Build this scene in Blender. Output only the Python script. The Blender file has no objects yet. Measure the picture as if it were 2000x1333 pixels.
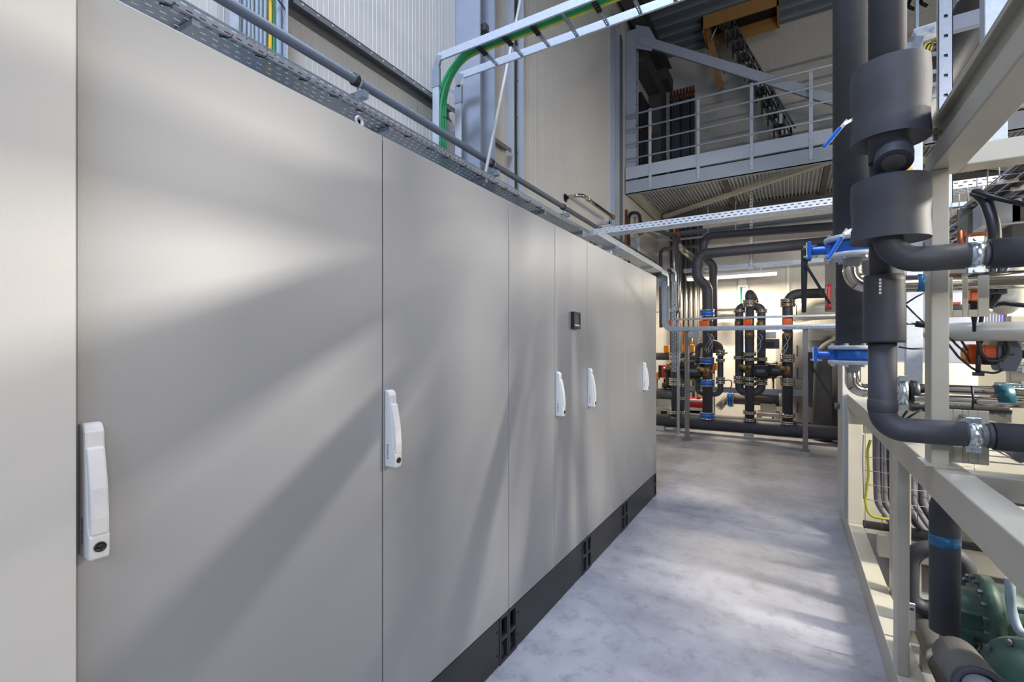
import bpy, bmesh, math, random
from mathutils import Vector as V, Matrix
random.seed(7)
scene = bpy.context.scene
COL = scene.collection
# ------------------------------------------------------------------ camera
EYE = 1.48
YAW = math.atan(546 / 925)
FOC = 925.0                     # focal length in pixels of the 2000 px wide frame
cam_data = bpy.data.cameras.new('camera')
cam_data.sensor_width = 36.0
cam_data.lens = 36.0 * FOC / 2000.0
cam_data.shift_y = 10.5 / 2000.0
cam_data.clip_start = 0.02
cam = bpy.data.objects.new('camera', cam_data)
cam.location = (0, 0, EYE)
cam.rotation_euler = (math.pi / 2, 0, YAW)
COL.objects.link(cam)
scene.camera = cam
# ------------------------------------------------------------------ exposure, sky, lights
vs = scene.view_settings
vs.view_transform = 'Standard'
vs.look = 'None'
vs.exposure = -0.55
vs.gamma = 1.0
vs.use_curve_mapping = False
world = bpy.data.worlds.new('hall_daylight')
scene.world = world
world.use_nodes = True
bg = world.node_tree.nodes['Background']
bg.inputs['Color'].default_value = (0.62, 0.76, 1.0, 1)
bg.inputs['Strength'].default_value = 0.4

def area(name, loc, target, sx, sy, power, color, spread=180):
    l = bpy.data.lights.new(name, 'AREA')
    l.shape = 'RECTANGLE'; l.size = sx; l.size_y = sy
    l.energy = power; l.color = color; l.spread = math.radians(spread)
    o = bpy.data.objects.new(name, l)
    COL.objects.link(o)
    o.location = loc
    d = V(target) - V(loc)
    o.rotation_euler = d.to_track_quat('-Z', 'Y').to_euler()
    return o
COOL = (0.63, 0.74, 1.0)
WARM = (1.0, 0.86, 0.66)
NEUT = (1.0, 0.93, 0.82)
# daylight: high windows over the aisle behind the photographer and in the roof
area('gate_window_light', (1.8, -4.6, 5.0), (-0.9, 1.2, 0.9), 4.0, 2.6, 175, COOL, 120)
area('roof_window_light', (-0.7, -0.5, 7.6), (-2.3, 2.2, 3.6), 1.6, 1.6, 270, COOL, 110)
area('roof_window_light', (-0.3, 2.4, 7.6), (-0.2, 2.4, 0), 1.0, 2.2, 60, COOL, 70)
# twin-sided strip luminaires over the plant on the far side of the skid, hung across the hall
def strip(name, loc, length, width, power, color, tilt):
    o = area(name, loc, (loc[0], loc[1], loc[2] - 1), length, width, power, color)
    o.rotation_euler = (math.radians(tilt), 0, 0)
    return o
LX, LY, LZ = 2.55, 2.62, 2.36
strip('plant_luminaire_light', (LX, LY - 0.02, LZ), 1.3, 0.04, 290, NEUT, -55)
strip('plant_luminaire_light', (LX, LY + 0.02, LZ), 1.3, 0.04, 400, NEUT, 55)
strip('plant_luminaire_light', (3.2, 4.0, 2.9), 1.1, 0.03, 110, NEUT, 0)
strip('plant_luminaire_light', (1.8, -1.1, 2.5), 1.2, 0.08, 52, NEUT, 60)
area('plant_luminaire_light', (1.7, 2.0, 3.0), (-1.2, 0.9, 1.7), 1.2, 0.25, 19, NEUT, 120)
area('plant_luminaire_light', (1.5, 7.0, 3.1), (-1.2, 4.0, 1.6), 1.3, 0.12, 60, NEUT)
# strip luminaire under the gallery (its lamp body is built further down)
area('gallery_luminaire_light', (-1.0, 9.87, 2.775), (-1.0, 9.80, 0.5), 1.5, 0.10, 250, WARM)
# ------------------------------------------------------------------ materials
def lin(h):
    h = h.lstrip('#')
    out = []
    for i in (0, 2, 4):
        x = int(h[i:i + 2], 16) / 255
        out.append(x / 12.92 if x <= 0.04045 else ((x + 0.055) / 1.055) ** 2.4)
    return (*out, 1)

def mat(name, color, rough=0.5, metal=0.0, noise=0.0, nscale=30.0, bump=0.0, bscale=200.0, coat=0.0, stretch=None, rvar=0.0):
    m = bpy.data.materials.new(name)
    m.use_nodes = True
    nt = m.node_tree
    b = nt.nodes['Principled BSDF']
    c = lin(color) if isinstance(color, str) else color
    b.inputs['Base Color'].default_value = c
    b.inputs['Roughness'].default_value = rough
    b.inputs['Metallic'].default_value = metal
    b.inputs['Coat Weight'].default_value = coat
    geo = nt.nodes.new('ShaderNodeNewGeometry')
    src = geo.outputs['Position']
    if stretch:
        mp = nt.nodes.new('ShaderNodeMapping')
        mp.inputs['Scale'].default_value = stretch
        nt.links.new(src, mp.inputs['Vector']); src = mp.outputs['Vector']
    if noise or rvar:
        n = nt.nodes.new('ShaderNodeTexNoise')
        n.inputs['Scale'].default_value = nscale
        n.inputs['Detail'].default_value = 5
        nt.links.new(src, n.inputs['Vector'])
        if noise:
            r = nt.nodes.new('ShaderNodeMapRange')
            r.inputs['From Min'].default_value = 0.3; r.inputs['From Max'].default_value = 0.7
            r.inputs['To Min'].default_value = 1 - noise; r.inputs['To Max'].default_value = 1 + noise
            mx = nt.nodes.new('ShaderNodeVectorMath'); mx.operation = 'SCALE'
            mx.inputs[0].default_value = c[:3]
            nt.links.new(n.outputs['Fac'], r.inputs['Value'])
            nt.links.new(r.outputs['Result'], mx.inputs['Scale'])
            nt.links.new(mx.outputs['Vector'], b.inputs['Base Color'])
        if rvar:
            r2 = nt.nodes.new('ShaderNodeMapRange')
            r2.inputs['From Min'].default_value = 0.3; r2.inputs['From Max'].default_value = 0.7
            r2.inputs['To Min'].default_value = rough - rvar; r2.inputs['To Max'].default_value = rough + rvar
            nt.links.new(n.outputs['Fac'], r2.inputs['Value'])
            nt.links.new(r2.outputs['Result'], b.inputs['Roughness'])
    if bump:
        n2 = nt.nodes.new('ShaderNodeTexNoise')
        n2.inputs['Scale'].default_value = bscale
        n2.inputs['Detail'].default_value = 3
        nt.links.new(src, n2.inputs['Vector'])
        bp = nt.nodes.new('ShaderNodeBump')
        bp.inputs['Strength'].default_value = bump
        bp.inputs['Distance'].default_value = 0.002
        nt.links.new(n2.outputs['Fac'], bp.inputs['Height'])
        nt.links.new(bp.outputs['Normal'], b.inputs['Normal'])
    return m

M = {}
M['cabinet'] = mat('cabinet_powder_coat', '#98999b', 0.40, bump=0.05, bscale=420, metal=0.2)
M['cabinet_lit'] = mat('lit_cabinet_powder_coat', '#bfbdb9', 0.42, bump=0.05, bscale=420, metal=0.1)  # brighter light on the near cabinet, put into its colour
M['seal'] = mat('black_door_seal', '#15161a', 0.7)
M['plinth'] = mat('black_plinth_paint', '#26272a', 0.45, noise=0.10, nscale=40)
M['black'] = mat('black_plastic', '#131417', 0.45)
M['screen'] = mat('display_screen', '#4a4d45', 0.12)
M['handle'] = mat('handle_plastic', '#c9c9c6', 0.42, noise=0.02, nscale=60)
M['lettering'] = mat('blue_print', '#23477f', 0.5)
M['galv'] = mat('galvanised_steel', '#a3adb8', 0.42, metal=0.75, noise=0.10, nscale=45)
M['galv_bright'] = mat('bright_galvanised_steel', '#c2cad4', 0.5, metal=0.35, noise=0.07, nscale=60)
M['zinc'] = mat('zinc_plated_clamp', '#c3cdd2', 0.25, metal=0.9, noise=0.1, nscale=60)
M['chrome'] = mat('polished_stainless', '#c5bfb4', 0.14, metal=1.0)
M['steel'] = mat('stainless_tube', '#9c9a96', 0.3, metal=0.9)
M['foam'] = mat('dark_foam_insulation', '#393b42', 0.58, noise=0.10, nscale=25, bump=0.25, bscale=350)
M['foam_grey'] = mat('grey_foam_insulation', '#5a5957', 0.75, noise=0.08, nscale=25)
M['grey_pipe'] = mat('grey_plastic_pipe', '#565d66', 0.5)
M['beige'] = mat('beige_steel_paint', '#b3afa1', 0.38, noise=0.03, nscale=12, bump=0.05, bscale=120)
M['wallp'] = mat('wall_panel_coat', '#c4c1ba', 0.45, noise=0.02, nscale=4)
M['bluegrey'] = mat('blue_grey_steel_paint', '#969da8', 0.5, noise=0.04, nscale=8)
M['darksteel'] = mat('dark_steel_paint', '#4b4a49', 0.6, noise=0.06, nscale=8)
M['rail'] = mat('railing_steel', '#a9b0ba', 0.5, metal=0.05, noise=0.06, nscale=30)
M['deck'] = mat('trapezoidal_sheet', '#b9bec4', 0.4, metal=0.4, noise=0.1, nscale=10)
M['ceil'] = mat('ceiling_sheet', '#6d7782', 0.5, metal=0.2, noise=0.05, nscale=5)
M['green'] = mat('green_cable', '#1c8d56', 0.45)
M['lime'] = mat('yellow_green_cable', '#b6b53a', 0.45)
M['yellow'] = mat('yellow_cable', '#d9b02c', 0.45)
M['cable_grey'] = mat('grey_cable', '#8fa0ac', 0.5)
M['hose'] = mat('grey_ribbed_hose', '#77757b', 0.5)
M['cable_black'] = mat('black_cable', '#1b1c1f', 0.42)
M['orange_cable'] = mat('orange_red_cable', '#c2512a', 0.5)
M['purple'] = mat('purple_cable', '#5b3f9a', 0.5)
M['blue'] = mat('blue_valve_paint', '#1763c4', 0.32)
M['blue_tape'] = mat('blue_tape', '#1a5f8c', 0.3, noise=0.2, nscale=60, stretch=(1, 1, 0.05))
M['teal_tape'] = mat('teal_tape', '#0e5566', 0.35)
M['orange'] = mat('orange_housing', '#d4571c', 0.45)
M['amber'] = mat('amber_knob', '#d88a16', 0.35)
M['red'] = mat('red_housing', '#b3202a', 0.45)
M['brass'] = mat('brass', '#8f734c', 0.45, metal=0.7)
M['copper'] = mat('copper', '#b0673f', 0.35, metal=0.8)
M['box'] = mat('grey_plastic_box', '#a9b0ba', 0.5)
M['dgrey'] = mat('slate_grey_housing', '#59606c', 0.5)
M['pale_cabinet'] = mat('pale_cabinet_paint', '#7d8494', 0.4)
M['white'] = mat('white_plastic', '#d5d5d2', 0.4)
M['cream'] = mat('cream_pipe_paint', '#b9b7ab', 0.28)
M['pump_green'] = mat('green_compressor_paint', '#3d5c52', 0.45, noise=0.15, nscale=20)
M['wood'] = mat('wood_board', '#a67c46', 0.6, noise=0.2, nscale=18, stretch=(1, 1, 8))
M['tank'] = mat('tank_cladding', '#a5a29c', 0.35, metal=0.5, noise=0.05, nscale=6)
M['mesh'] = mat('wire_mesh', '#b9bcc0', 0.35, metal=0.7)
M['profile'] = mat('profile_steel', '#77797a', 0.5, metal=0.3, noise=0.06, nscale=20)
M['logo'] = mat('black_print', '#101013', 0.6)

def floor_material():
    m = bpy.data.materials.new('polished_concrete')
    m.use_nodes = True
    nt = m.node_tree; b = nt.nodes['Principled BSDF']
    geo = nt.nodes.new('ShaderNodeNewGeometry')
    def noise(scale, detail, rough=0.6):
        n = nt.nodes.new('ShaderNodeTexNoise')
        n.inputs['Scale'].default_value = scale; n.inputs['Detail'].default_value = detail
        n.inputs['Roughness'].default_value = rough
        nt.links.new(geo.outputs['Position'], n.inputs['Vector'])
        return n
    a = noise(1.6, 8); r = nt.nodes.new('ShaderNodeValToRGB')
    r.color_ramp.elements[0].position = 0.3; r.color_ramp.elements[0].color = lin('#7b7b82')
    r.color_ramp.elements[1].position = 0.72; r.color_ramp.elements[1].color = lin('#a9a8ac')
    nt.links.new(a.outputs['Fac'], r.inputs['Fac'])
    s = noise(9, 10, 0.75); r2 = nt.nodes.new('ShaderNodeValToRGB')
    r2.color_ramp.elements[0].position = 0.34; r2.color_ramp.elements[0].color = (0.60, 0.60, 0.61, 1)
    r2.color_ramp.elements[1].position = 0.50; r2.color_ramp.elements[1].color = (1, 1, 1, 1)
    nt.links.new(s.outputs['Fac'], r2.inputs['Fac'])
    mx = nt.nodes.new('ShaderNodeMix'); mx.data_type = 'RGBA'; mx.blend_type = 'MULTIPLY'
    mx.inputs[0].default_value = 0.8
    nt.links.new(r.outputs['Color'], mx.inputs[6]); nt.links.new(r2.outputs['Color'], mx.inputs[7])
    nt.links.new(mx.outputs[2], b.inputs['Base Color'])
    q = nt.nodes.new('ShaderNodeMapRange')
    q.inputs['To Min'].default_value = 0.28; q.inputs['To Max'].default_value = 0.5
    nt.links.new(s.outputs['Fac'], q.inputs['Value']); nt.links.new(q.outputs['Result'], b.inputs['Roughness'])
    bp = nt.nodes.new('ShaderNodeBump'); bp.inputs['Strength'].default_value = 0.12; bp.inputs['Distance'].default_value = 0.01
    nt.links.new(s.outputs['Fac'], bp.inputs['Height']); nt.links.new(bp.outputs['Normal'], b.inputs['Normal'])
    return m
M['floor'] = floor_material()
def emit_material(name, color, strength):
    m = bpy.data.materials.new(name); m.use_nodes = True
    b = m.node_tree.nodes['Principled BSDF']
    b.inputs['Emission Color'].default_value = color
    b.inputs['Emission Strength'].default_value = strength
    b.inputs['Base Color'].default_value = (0.9, 0.9, 0.9, 1)
    return m
M['lamp'] = emit_material('lamp_diffuser', (1.0, 0.93, 0.8, 1), 3.0)
M['led'] = emit_material('led_segment', (1.0, 0.35, 0.3, 1), 2.0)

# ------------------------------------------------------------------ geometry helpers
def at(u, v, Y):
    """the point at depth Y (metres along the aisle) seen at pixel u, v of the photograph"""
    r = (u - 1000) / FOC
    s, c = math.sin(YAW), math.cos(YAW)
    dx, dy, dz = -s + r * c, c + r * s, (677 - v) / FOC
    t = Y / dy
    return V((t * dx, Y, EYE + t * dz))
def pxm(u, Y):
    """metres per pixel at column u and depth Y"""
    r = (u - 1000) / FOC
    return Y / (math.cos(YAW) + r * math.sin(YAW)) / FOC

def fillet(pts, rad, k=6):
    pts = [V(p) for p in pts]
    out = [pts[0]]
    for i in range(1, len(pts) - 1):
        a, b, c = pts[i - 1], pts[i], pts[i + 1]
        d1, d2 = (a - b), (c - b)
        l1, l2 = d1.length, d2.length
        d1.normalize(); d2.normalize()
        ang = d1.angle(d2)
        if ang > 3.1 or ang < 0.05:
            out.append(b); continue
        t = min(rad / math.tan(ang / 2), l1 * 0.49, l2 * 0.49)
        rr = t * math.tan(ang / 2)
        bis = (d1 + d2).normalized()
        ctr = b + bis * (rr / math.sin(ang / 2))
        p0, p1 = b + d1 * t - ctr, b + d2 * t - ctr
        tot = p0.angle(p1)
        for j in range(k + 1):
            f = j / k
            out.append(ctr + (p0 * math.sin((1 - f) * tot) + p1 * math.sin(f * tot)) / math.sin(tot))
    out.append(pts[-1])
    return out

class MB:
    def __init__(s):
        s.v = []; s.f = []; s.sm = []
    def add(s, vs_, fs, smooth=False):
        o = len(s.v)
        s.v += [tuple(p) for p in vs_]
        s.f += [tuple(i + o for i in f) for f in fs]
        s.sm += [smooth] * len(fs)
        return s
    def box(s, x0, x1, y0, y1, z0, z1):
        x0, x1 = min(x0, x1), max(x0, x1); y0, y1 = min(y0, y1), max(y0, y1); z0, z1 = min(z0, z1), max(z0, z1)
        vs_ = [(x, y, z) for z in (z0, z1) for y in (y0, y1) for x in (x0, x1)]
        return s.add(vs_, [(0, 2, 3, 1), (4, 5, 7, 6), (0, 1, 5, 4), (2, 6, 7, 3), (0, 4, 6, 2), (1, 3, 7, 5)])
    def cbox(s, c, sx, sy, sz):
        return s.box(c[0] - sx / 2, c[0] + sx / 2, c[1] - sy / 2, c[1] + sy / 2, c[2] - sz / 2, c[2] + sz / 2)
    def bar(s, p, q, w, h, up=(0, 0, 1)):
        """rectangular bar from p to q, w across, h along up"""
        p, q = V(p), V(q); d = (q - p).normalized()
        side = d.cross(V(up))
        if side.length < 1e-4: side = d.cross(V((1, 0, 0)))
        side.normalize(); u = side.cross(d).normalized()
        vs_ = []
        for e in (p, q):
            for a, b in ((-1, -1), (1, -1), (1, 1), (-1, 1)):
                vs_.append(e + side * a * w / 2 + u * b * h / 2)
        return s.add(vs_, [(3, 2, 1, 0), (4, 5, 6, 7), (0, 1, 5, 4), (1, 2, 6, 5), (2, 3, 7, 6), (3, 0, 4, 7)])
    def tube(s, pts, r, n=14, caps=True):
        pts = [V(p) for p in pts]
        rs = r if isinstance(r, (list, tuple)) else [r] * len(pts)
        t0 = (pts[1] - pts[0]).normalized()
        nrm = t0.orthogonal().normalized()
        rings = []
        vs_ = []
        for i, p in enumerate(pts):
            a = (pts[i] - pts[i - 1]).normalized() if i else t0
            b = (pts[i + 1] - pts[i]).normalized() if i < len(pts) - 1 else a
            t = (a + b)
            t = t.normalized() if t.length > 1e-6 else a
            nrm = (nrm - t * nrm.dot(t)).normalized()
            bn = t.cross(nrm)
            for j in range(n):
                an = 2 * math.pi * j / n
                vs_.append(p + (nrm * math.cos(an) + bn * math.sin(an)) * rs[i])
        fs = []
        for i in range(len(pts) - 1):
            for j in range(n):
                k = (j + 1) % n
                fs.append((i * n + j, i * n + k, (i + 1) * n + k, (i + 1) * n + j))
        s.add(vs_, fs, True)
        if caps:
            o = len(s.v) - len(vs_)
            s.f.append(tuple(o + j for j in reversed(range(n)))); s.sm.append(False)
            s.f.append(tuple(o + (len(pts) - 1) * n + j for j in range(n))); s.sm.append(False)
        return s
    def pipe(s, pts, r, bend, n=14, k=6, caps=True):
        return s.tube(fillet(pts, bend, k), r, n, caps)
    def lathe(s, c, axis, prof, n=24, smooth=True):
        """prof: (radius, height) pairs along axis from c"""
        c = V(c); ax = V(axis).normalized(); a = ax.orthogonal().normalized(); b = ax.cross(a)
        vs_ = []
        for r, h in prof:
            for j in range(n):
                an = 2 * math.pi * j / n
                vs_.append(c + ax * h + (a * math.cos(an) + b * math.sin(an)) * max(r, 1e-5))
        fs = []
        for i in range(len(prof) - 1):
            for j in range(n):
                k = (j + 1) % n
                fs.append((i * n + j, i * n + k, (i + 1) * n + k, (i + 1) * n + j))
        s.add(vs_, fs, smooth)
        o = len(s.v) - len(vs_)
        if prof[0][0] > 1e-4: s.f.append(tuple(o + j for j in reversed(range(n)))); s.sm.append(False)
        if prof[-1][0] > 1e-4: s.f.append(tuple(o + (len(prof) - 1) * n + j for j in range(n))); s.sm.append(False)
        return s
    def disc(s, c, axis, r, h, n=24):
        return s.lathe(c, axis, [(r, -h / 2), (r, h / 2)], n, False)
    def prism(s, poly, off):
        """closed polygon of 3-D points extruded by the vector off"""
        poly = [V(p) for p in poly]; off = V(off); n = len(poly)
        vs_ = poly + [p + off for p in poly]
        fs = [tuple(reversed(range(n))), tuple(range(n, 2 * n))]
        fs += [(i, (i + 1) % n, n + (i + 1) % n, n + i) for i in range(n)]
        return s.add(vs_, fs)
    def sheet(s, prof, off):
        """open polyline of 3-D points swept along off (one skin)"""
        prof = [V(p) for p in prof]; off = V(off); n = len(prof)
        return s.add(prof + [p + off for p in prof], [(i, i + 1, n + i + 1, n + i) for i in range(n - 1)])
    def perf(s, O, U, W, L, width, rows, slot, pitch):
        """sheet of size L x width at O with rows (w0, w1, phase) of slots"""
        O, U, W = V(O), V(U), V(W)
        cuts = [0.0]
        for a, b, _ in rows: cuts += [a, b]
        cuts.append(width)
        q = lambda u0, u1, w0, w1: s.add([O + U * u0 + W * w0, O + U * u1 + W * w0, O + U * u1 + W * w1, O + U * u0 + W * w1], [(0, 1, 2, 3)])
        for i in range(len(cuts) - 1):
            w0, w1 = cuts[i], cuts[i + 1]
            if w1 - w0 < 1e-6: continue
            row = [r for r in rows if abs(r[0] - w0) < 1e-9 and abs(r[1] - w1) < 1e-9]
            if not row: q(0, L, w0, w1); continue
            u = row[0][2] * pitch; last = 0.0
            while u + slot < L:
                q(last, u, w0, w1); last = u + slot; u += pitch
            q(last, L, w0, w1)
        return s
    def build(s, name, m, parent=None, bevel=0.0, solid=0.0):
        me = bpy.data.meshes.new(name)
        me.from_pydata(s.v, [], s.f)
        me.polygons.foreach_set('use_smooth', s.sm)
        me.update()
        if solid == 0.0:
            bm = bmesh.new(); bm.from_mesh(me)
            bmesh.ops.recalc_face_normals(bm, faces=bm.faces)
            bm.to_mesh(me); bm.free()
        me.materials.append(m if not isinstance(m, str) else M[m])
        o = bpy.data.objects.new(name, me)
        COL.objects.link(o)
        if parent is not None:
            o.parent = parent
            root = parent
            while root.parent is not None: root = root.parent
            o.matrix_parent_inverse = Matrix.Translation(-root.location)
            if parent is not root:
                o.matrix_parent_inverse = Matrix.Identity(4)
        if bevel:
            b = o.modifiers.new('bevel', 'BEVEL'); b.width = bevel; b.segments = 2; b.limit_method = 'ANGLE'
        if solid:
            b = o.modifiers.new('solid', 'SOLIDIFY'); b.thickness = solid
        return o

def tag(o, label=None, cat=None, group=None, kind=None):
    if label:
        o['label'] = label
        if not kind: o['kind'] = 'thing'
    if cat: o['category'] = cat
    if group: o['group'] = group
    if kind: o['kind'] = kind
    return o
def thing(name, label, cat, loc=(0, 0, 0), group=None):
    o = bpy.data.objects.new(name, None)
    o.empty_display_size = 0.1
    COL.objects.link(o); o.location = loc
    return tag(o, label, cat, group, 'thing')
def struct(name, mb, m, **k):
    return tag(mb.build(name, m, **k), kind='structure')
def dup(root, delta, label, group=None):
    """a copy of a thing and of its parts and sub-parts, moved by delta"""
    def rec(o, parent):
        c = o.copy(); COL.objects.link(c)
        if parent is not None:
            c.parent = parent; c.matrix_parent_inverse = o.matrix_parent_inverse.copy()
        for ch in o.children: rec(ch, c)
        return c
    kids = list(root.children)
    r = root.copy(); COL.objects.link(r)
    r.location = V(root.location) + V(delta)
    for ch in kids: rec(ch, r)
    r['label'] = label
    if group: r['group'] = group
    return r
# ================================================================== THE SETTING
WX = -2.6          # left wall face
FY = 10.8          # far wall face
CZ = 7.85          # ceiling underside
RX = 5.2           # right wall
NY = -6.0          # near end, open gate side
struct('floor', MB().box(WX - 0.3, RX + 0.3, NY, FY + 0.3, -0.2, 0.0), 'floor')
def ribbed(a0, a1, place, groove=0.006, depth=0.002, pitch=0.0415, minor=True):
    prof = [place(a0, 0)]
    a = a0 + pitch
    i = 0
    while a < a1 - groove:
        if i % 2 == 0:
            prof += [place(a, 0), place(a + groove * 0.3, depth), place(a + groove * 0.7, depth), place(a + groove, 0)]
        else:
            prof += [place(a, 0), place(a + groove * 0.4, -depth), place(a + groove * 0.8, -depth), place(a + groove * 1.2, 0)]
        a += pitch; i += 1
    prof.append(place(a1, 0))
    return prof
w = MB()
w.sheet(ribbed(NY, FY, lambda a, d: (WX - d, a, 0)), (0, 0, CZ + 0.6))
w.box(WX - 0.25, WX - 0.02, NY, FY, 0, CZ + 0.6)
struct('wall_left', w, 'wallp')
w = MB()
w.sheet(ribbed(WX, RX, lambda a, d: (a, FY + d, 0)), (0, 0, CZ + 0.6))
w.box(WX, RX, FY + 0.02, FY + 0.25, 0, CZ + 0.6)
struct('wall_far', w, 'wallp')
w = MB()
w.box(RX, RX + 0.2, NY, FY, 0, CZ + 0.6)
struct('wall_right', w, 'wallp')
# ceiling: trapezoidal sheet, ribs across the hall
prof = []
y = NY
while y < FY:
    prof += [(WX, y, CZ), (WX, y + 0.12, CZ), (WX, y + 0.16, CZ + 0.11), (WX, y + 0.28, CZ + 0.11)]
    y += 0.32
prof.append((WX, FY, CZ))
c = MB()
c.sheet(prof, (RX - WX, 0, 0))
c.box(WX, RX, NY, FY, CZ + 0.16, CZ + 0.3)
struct('ceiling', c, 'ceil')

# ================================================================== SWITCH CABINETS
CX = -1.16         # door plane
PZ, TZ = 0.222, 2.178
def text_mesh(body, size, name, m, parent, place, extrude=0.0004):
    cu = bpy.data.curves.new(name, 'FONT')
    cu.body = body; cu.size = size; cu.extrude = extrude; cu.align_x = 'LEFT'; cu.align_y = 'BOTTOM'
    cu.offset = size * 0.02
    tmp = bpy.data.objects.new(name + '_curve', cu)
    COL.objects.link(tmp)
    dg = bpy.context.evaluated_depsgraph_get()
    me = bpy.data.meshes.new_from_object(tmp.evaluated_get(dg))
    COL.objects.unlink(tmp); bpy.data.objects.remove(tmp); bpy.data.curves.remove(cu)
    me.transform(place)
    mb = MB()
    mb.v = [tuple(v.co) for v in me.vertices]; mb.f = [tuple(p.vertices) for p in me.polygons]; mb.sm = [False] * len(mb.f)
    bpy.data.meshes.remove(me)
    return mb.build(name, m, parent)

def door_handle(door, y0):
    y0 += 0.007; wd = 0.031
    z0, z1 = 1.082, 1.335
    body = [(0, z0), (0.046, z0), (0.048, z0 + 0.012), (0.049, z0 + 0.042), (0.041, z0 + 0.06), (0.034, 1.235), (0.027, 1.285), (0.025, 1.318), (0.019, 1.331), (0.010, z1), (0, z1)]
    h = MB().prism([(CX + d, y0, z) for d, z in body], (0, wd, 0)).build('handle', 'handle', door, bevel=0.004)
    lev = [(0.030, z0 + 0.046), (0.051, z0 + 0.046), (0.0515, 1.16), (0.047, 1.215), (0.038, 1.262), (0.0315, 1.29), (0.022, 1.29), (0.022, 1.24)]
    MB().prism([(CX + d, y0 + 0.0015, z) for d, z in lev], (0, wd - 0.003, 0)).build('lever', 'handle', door, bevel=0.004)
    l = MB()
    l.lathe((CX + 0.047, y0 + wd / 2, z0 + 0.024), (1, 0, 0), [(0.0095, 0), (0.0095, 0.0035), (0.007, 0.004), (0.0065, 0.002), (0.003, 0.002), (0.003, 0.0035), (0, 0.0035)], 20)
    l.build('lock', 'black', door)
    # the maker's word, printed up the flank of the handle in blue
    pl = Matrix.Translation((CX + 0.0205, y0 + 0.0002, 1.108)) @ Matrix(((0, -1, 0, 0), (0, 0, -1, 0), (1, 0, 0, 0), (0, 0, 0, 1)))
    text_mesh('SCHRACK', 0.0112, 'lettering', 'lettering', door, pl)

def cabinet(y0, y1, doors, label, near=0.0, display=False):
    CX = -1.16 + near
    paint = 'cabinet_lit' if near else 'cabinet'
    t = thing('switch_cabinet', label, 'cabinet', (CX - 0.3, (y0 + y1) / 2, 0), 'grey switch cabinets in a row along the aisle')
    g = 0.0025
    b = MB().box(CX - 0.6, CX - 0.026, y0 + g, y1 - g, PZ + 0.002, TZ)
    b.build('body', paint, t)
    MB().box(CX - 0.028, CX - 0.012, y0 + 0.008, y1 - 0.008, PZ + 0.01, TZ - 0.012).build('door_seal', 'seal', t)
    edges = [y0] + doors + [y1]
    for i in range(len(edges) - 1):
        a, c = edges[i] + g, edges[i + 1] - g
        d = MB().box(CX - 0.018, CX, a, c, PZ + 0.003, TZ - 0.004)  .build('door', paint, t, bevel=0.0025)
        if i == len(edges) - 2:
            door_handle(d, edges[i])
        if display and i == len(edges) - 2:
            f = MB()
            f.box(CX, CX + 0.016, 2.672, 2.775, 1.588, 1.692)
            f.box(CX + 0.016, CX + 0.022, 2.672, 2.684, 1.588, 1.692).box(CX + 0.016, CX + 0.022, 2.763, 2.775, 1.588, 1.692)
            f.box(CX + 0.016, CX + 0.022, 2.684, 2.763, 1.680, 1.692).box(CX + 0.016, CX + 0.022, 2.684, 2.763, 1.588, 1.604)
            f.build('display', 'black', d)
            MB().box(CX + 0.016, CX + 0.0185, 2.684, 2.763, 1.617, 1.680).build('screen', 'screen', d)
            MB().box(CX + 0.016, CX + 0.0215, 2.686, 2.761, 1.606, 1.614).build('button_bar', 'handle', d)
    # plinth: panel between two pierced corner castings
    cw = 0.078
    p = MB().box(CX - 0.012, CX - 0.004, y0 + cw, y1 - cw, 0.004, PZ - 0.004)
    p.build('plinth_panel', 'plinth', t, bevel=0.0015)
    for yy in (y0 + cw + 0.018, y1 - cw - 0.018):
        for zz in (0.055, 0.165):
            MB().disc((CX - 0.003, yy, zz), (1, 0, 0), 0.006, 0.004, 12).build('plinth_screw', 'black', t)
    for yy in (y0 + 0.0015, y1 - cw):
        k = MB()
        yb = yy + cw - 0.0015
        k.box(CX - 0.02, CX, yy, yy + 0.013, 0, PZ).box(CX - 0.02, CX, yb - 0.013, yb, 0, PZ)
        for a, c in ((0, 0.014), (0.103, 0.119), (0.206, PZ)):
            k.box(CX - 0.02, CX, yy + 0.013, yb - 0.013, a, c)
        k.box(CX - 0.12, CX - 0.11, yy, yb, 0, PZ)
        k.build('plinth_corner', 'plinth', t, bevel=0.002)
    r = MB().box(CX - 0.58, CX - 0.13, y0 + 0.02, y1 - 0.02, 0.002, PZ).build('plinth_frame', 'plinth', t)
    return t
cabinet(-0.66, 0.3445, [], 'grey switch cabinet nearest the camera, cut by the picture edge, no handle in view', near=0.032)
cabinet(0.348, 1.128, [], 'wide grey switch cabinet in the foreground whose large door handle is seen face-on')
cabinet(1.128, 1.936, [], 'grey switch cabinet second from the foreground handle door, handle beside a dark seam')
cabinet(1.936, 2.941, [2.447], 'two-door grey switch cabinet with a small black display on its far door', display=True)
cabinet(2.941, 3.767, [], 'single-door grey switch cabinet between the display cabinet and the end cabinet')
cabinet(3.767, 4.796, [4.287], 'two-door grey switch cabinet at the far end of the row')

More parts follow.
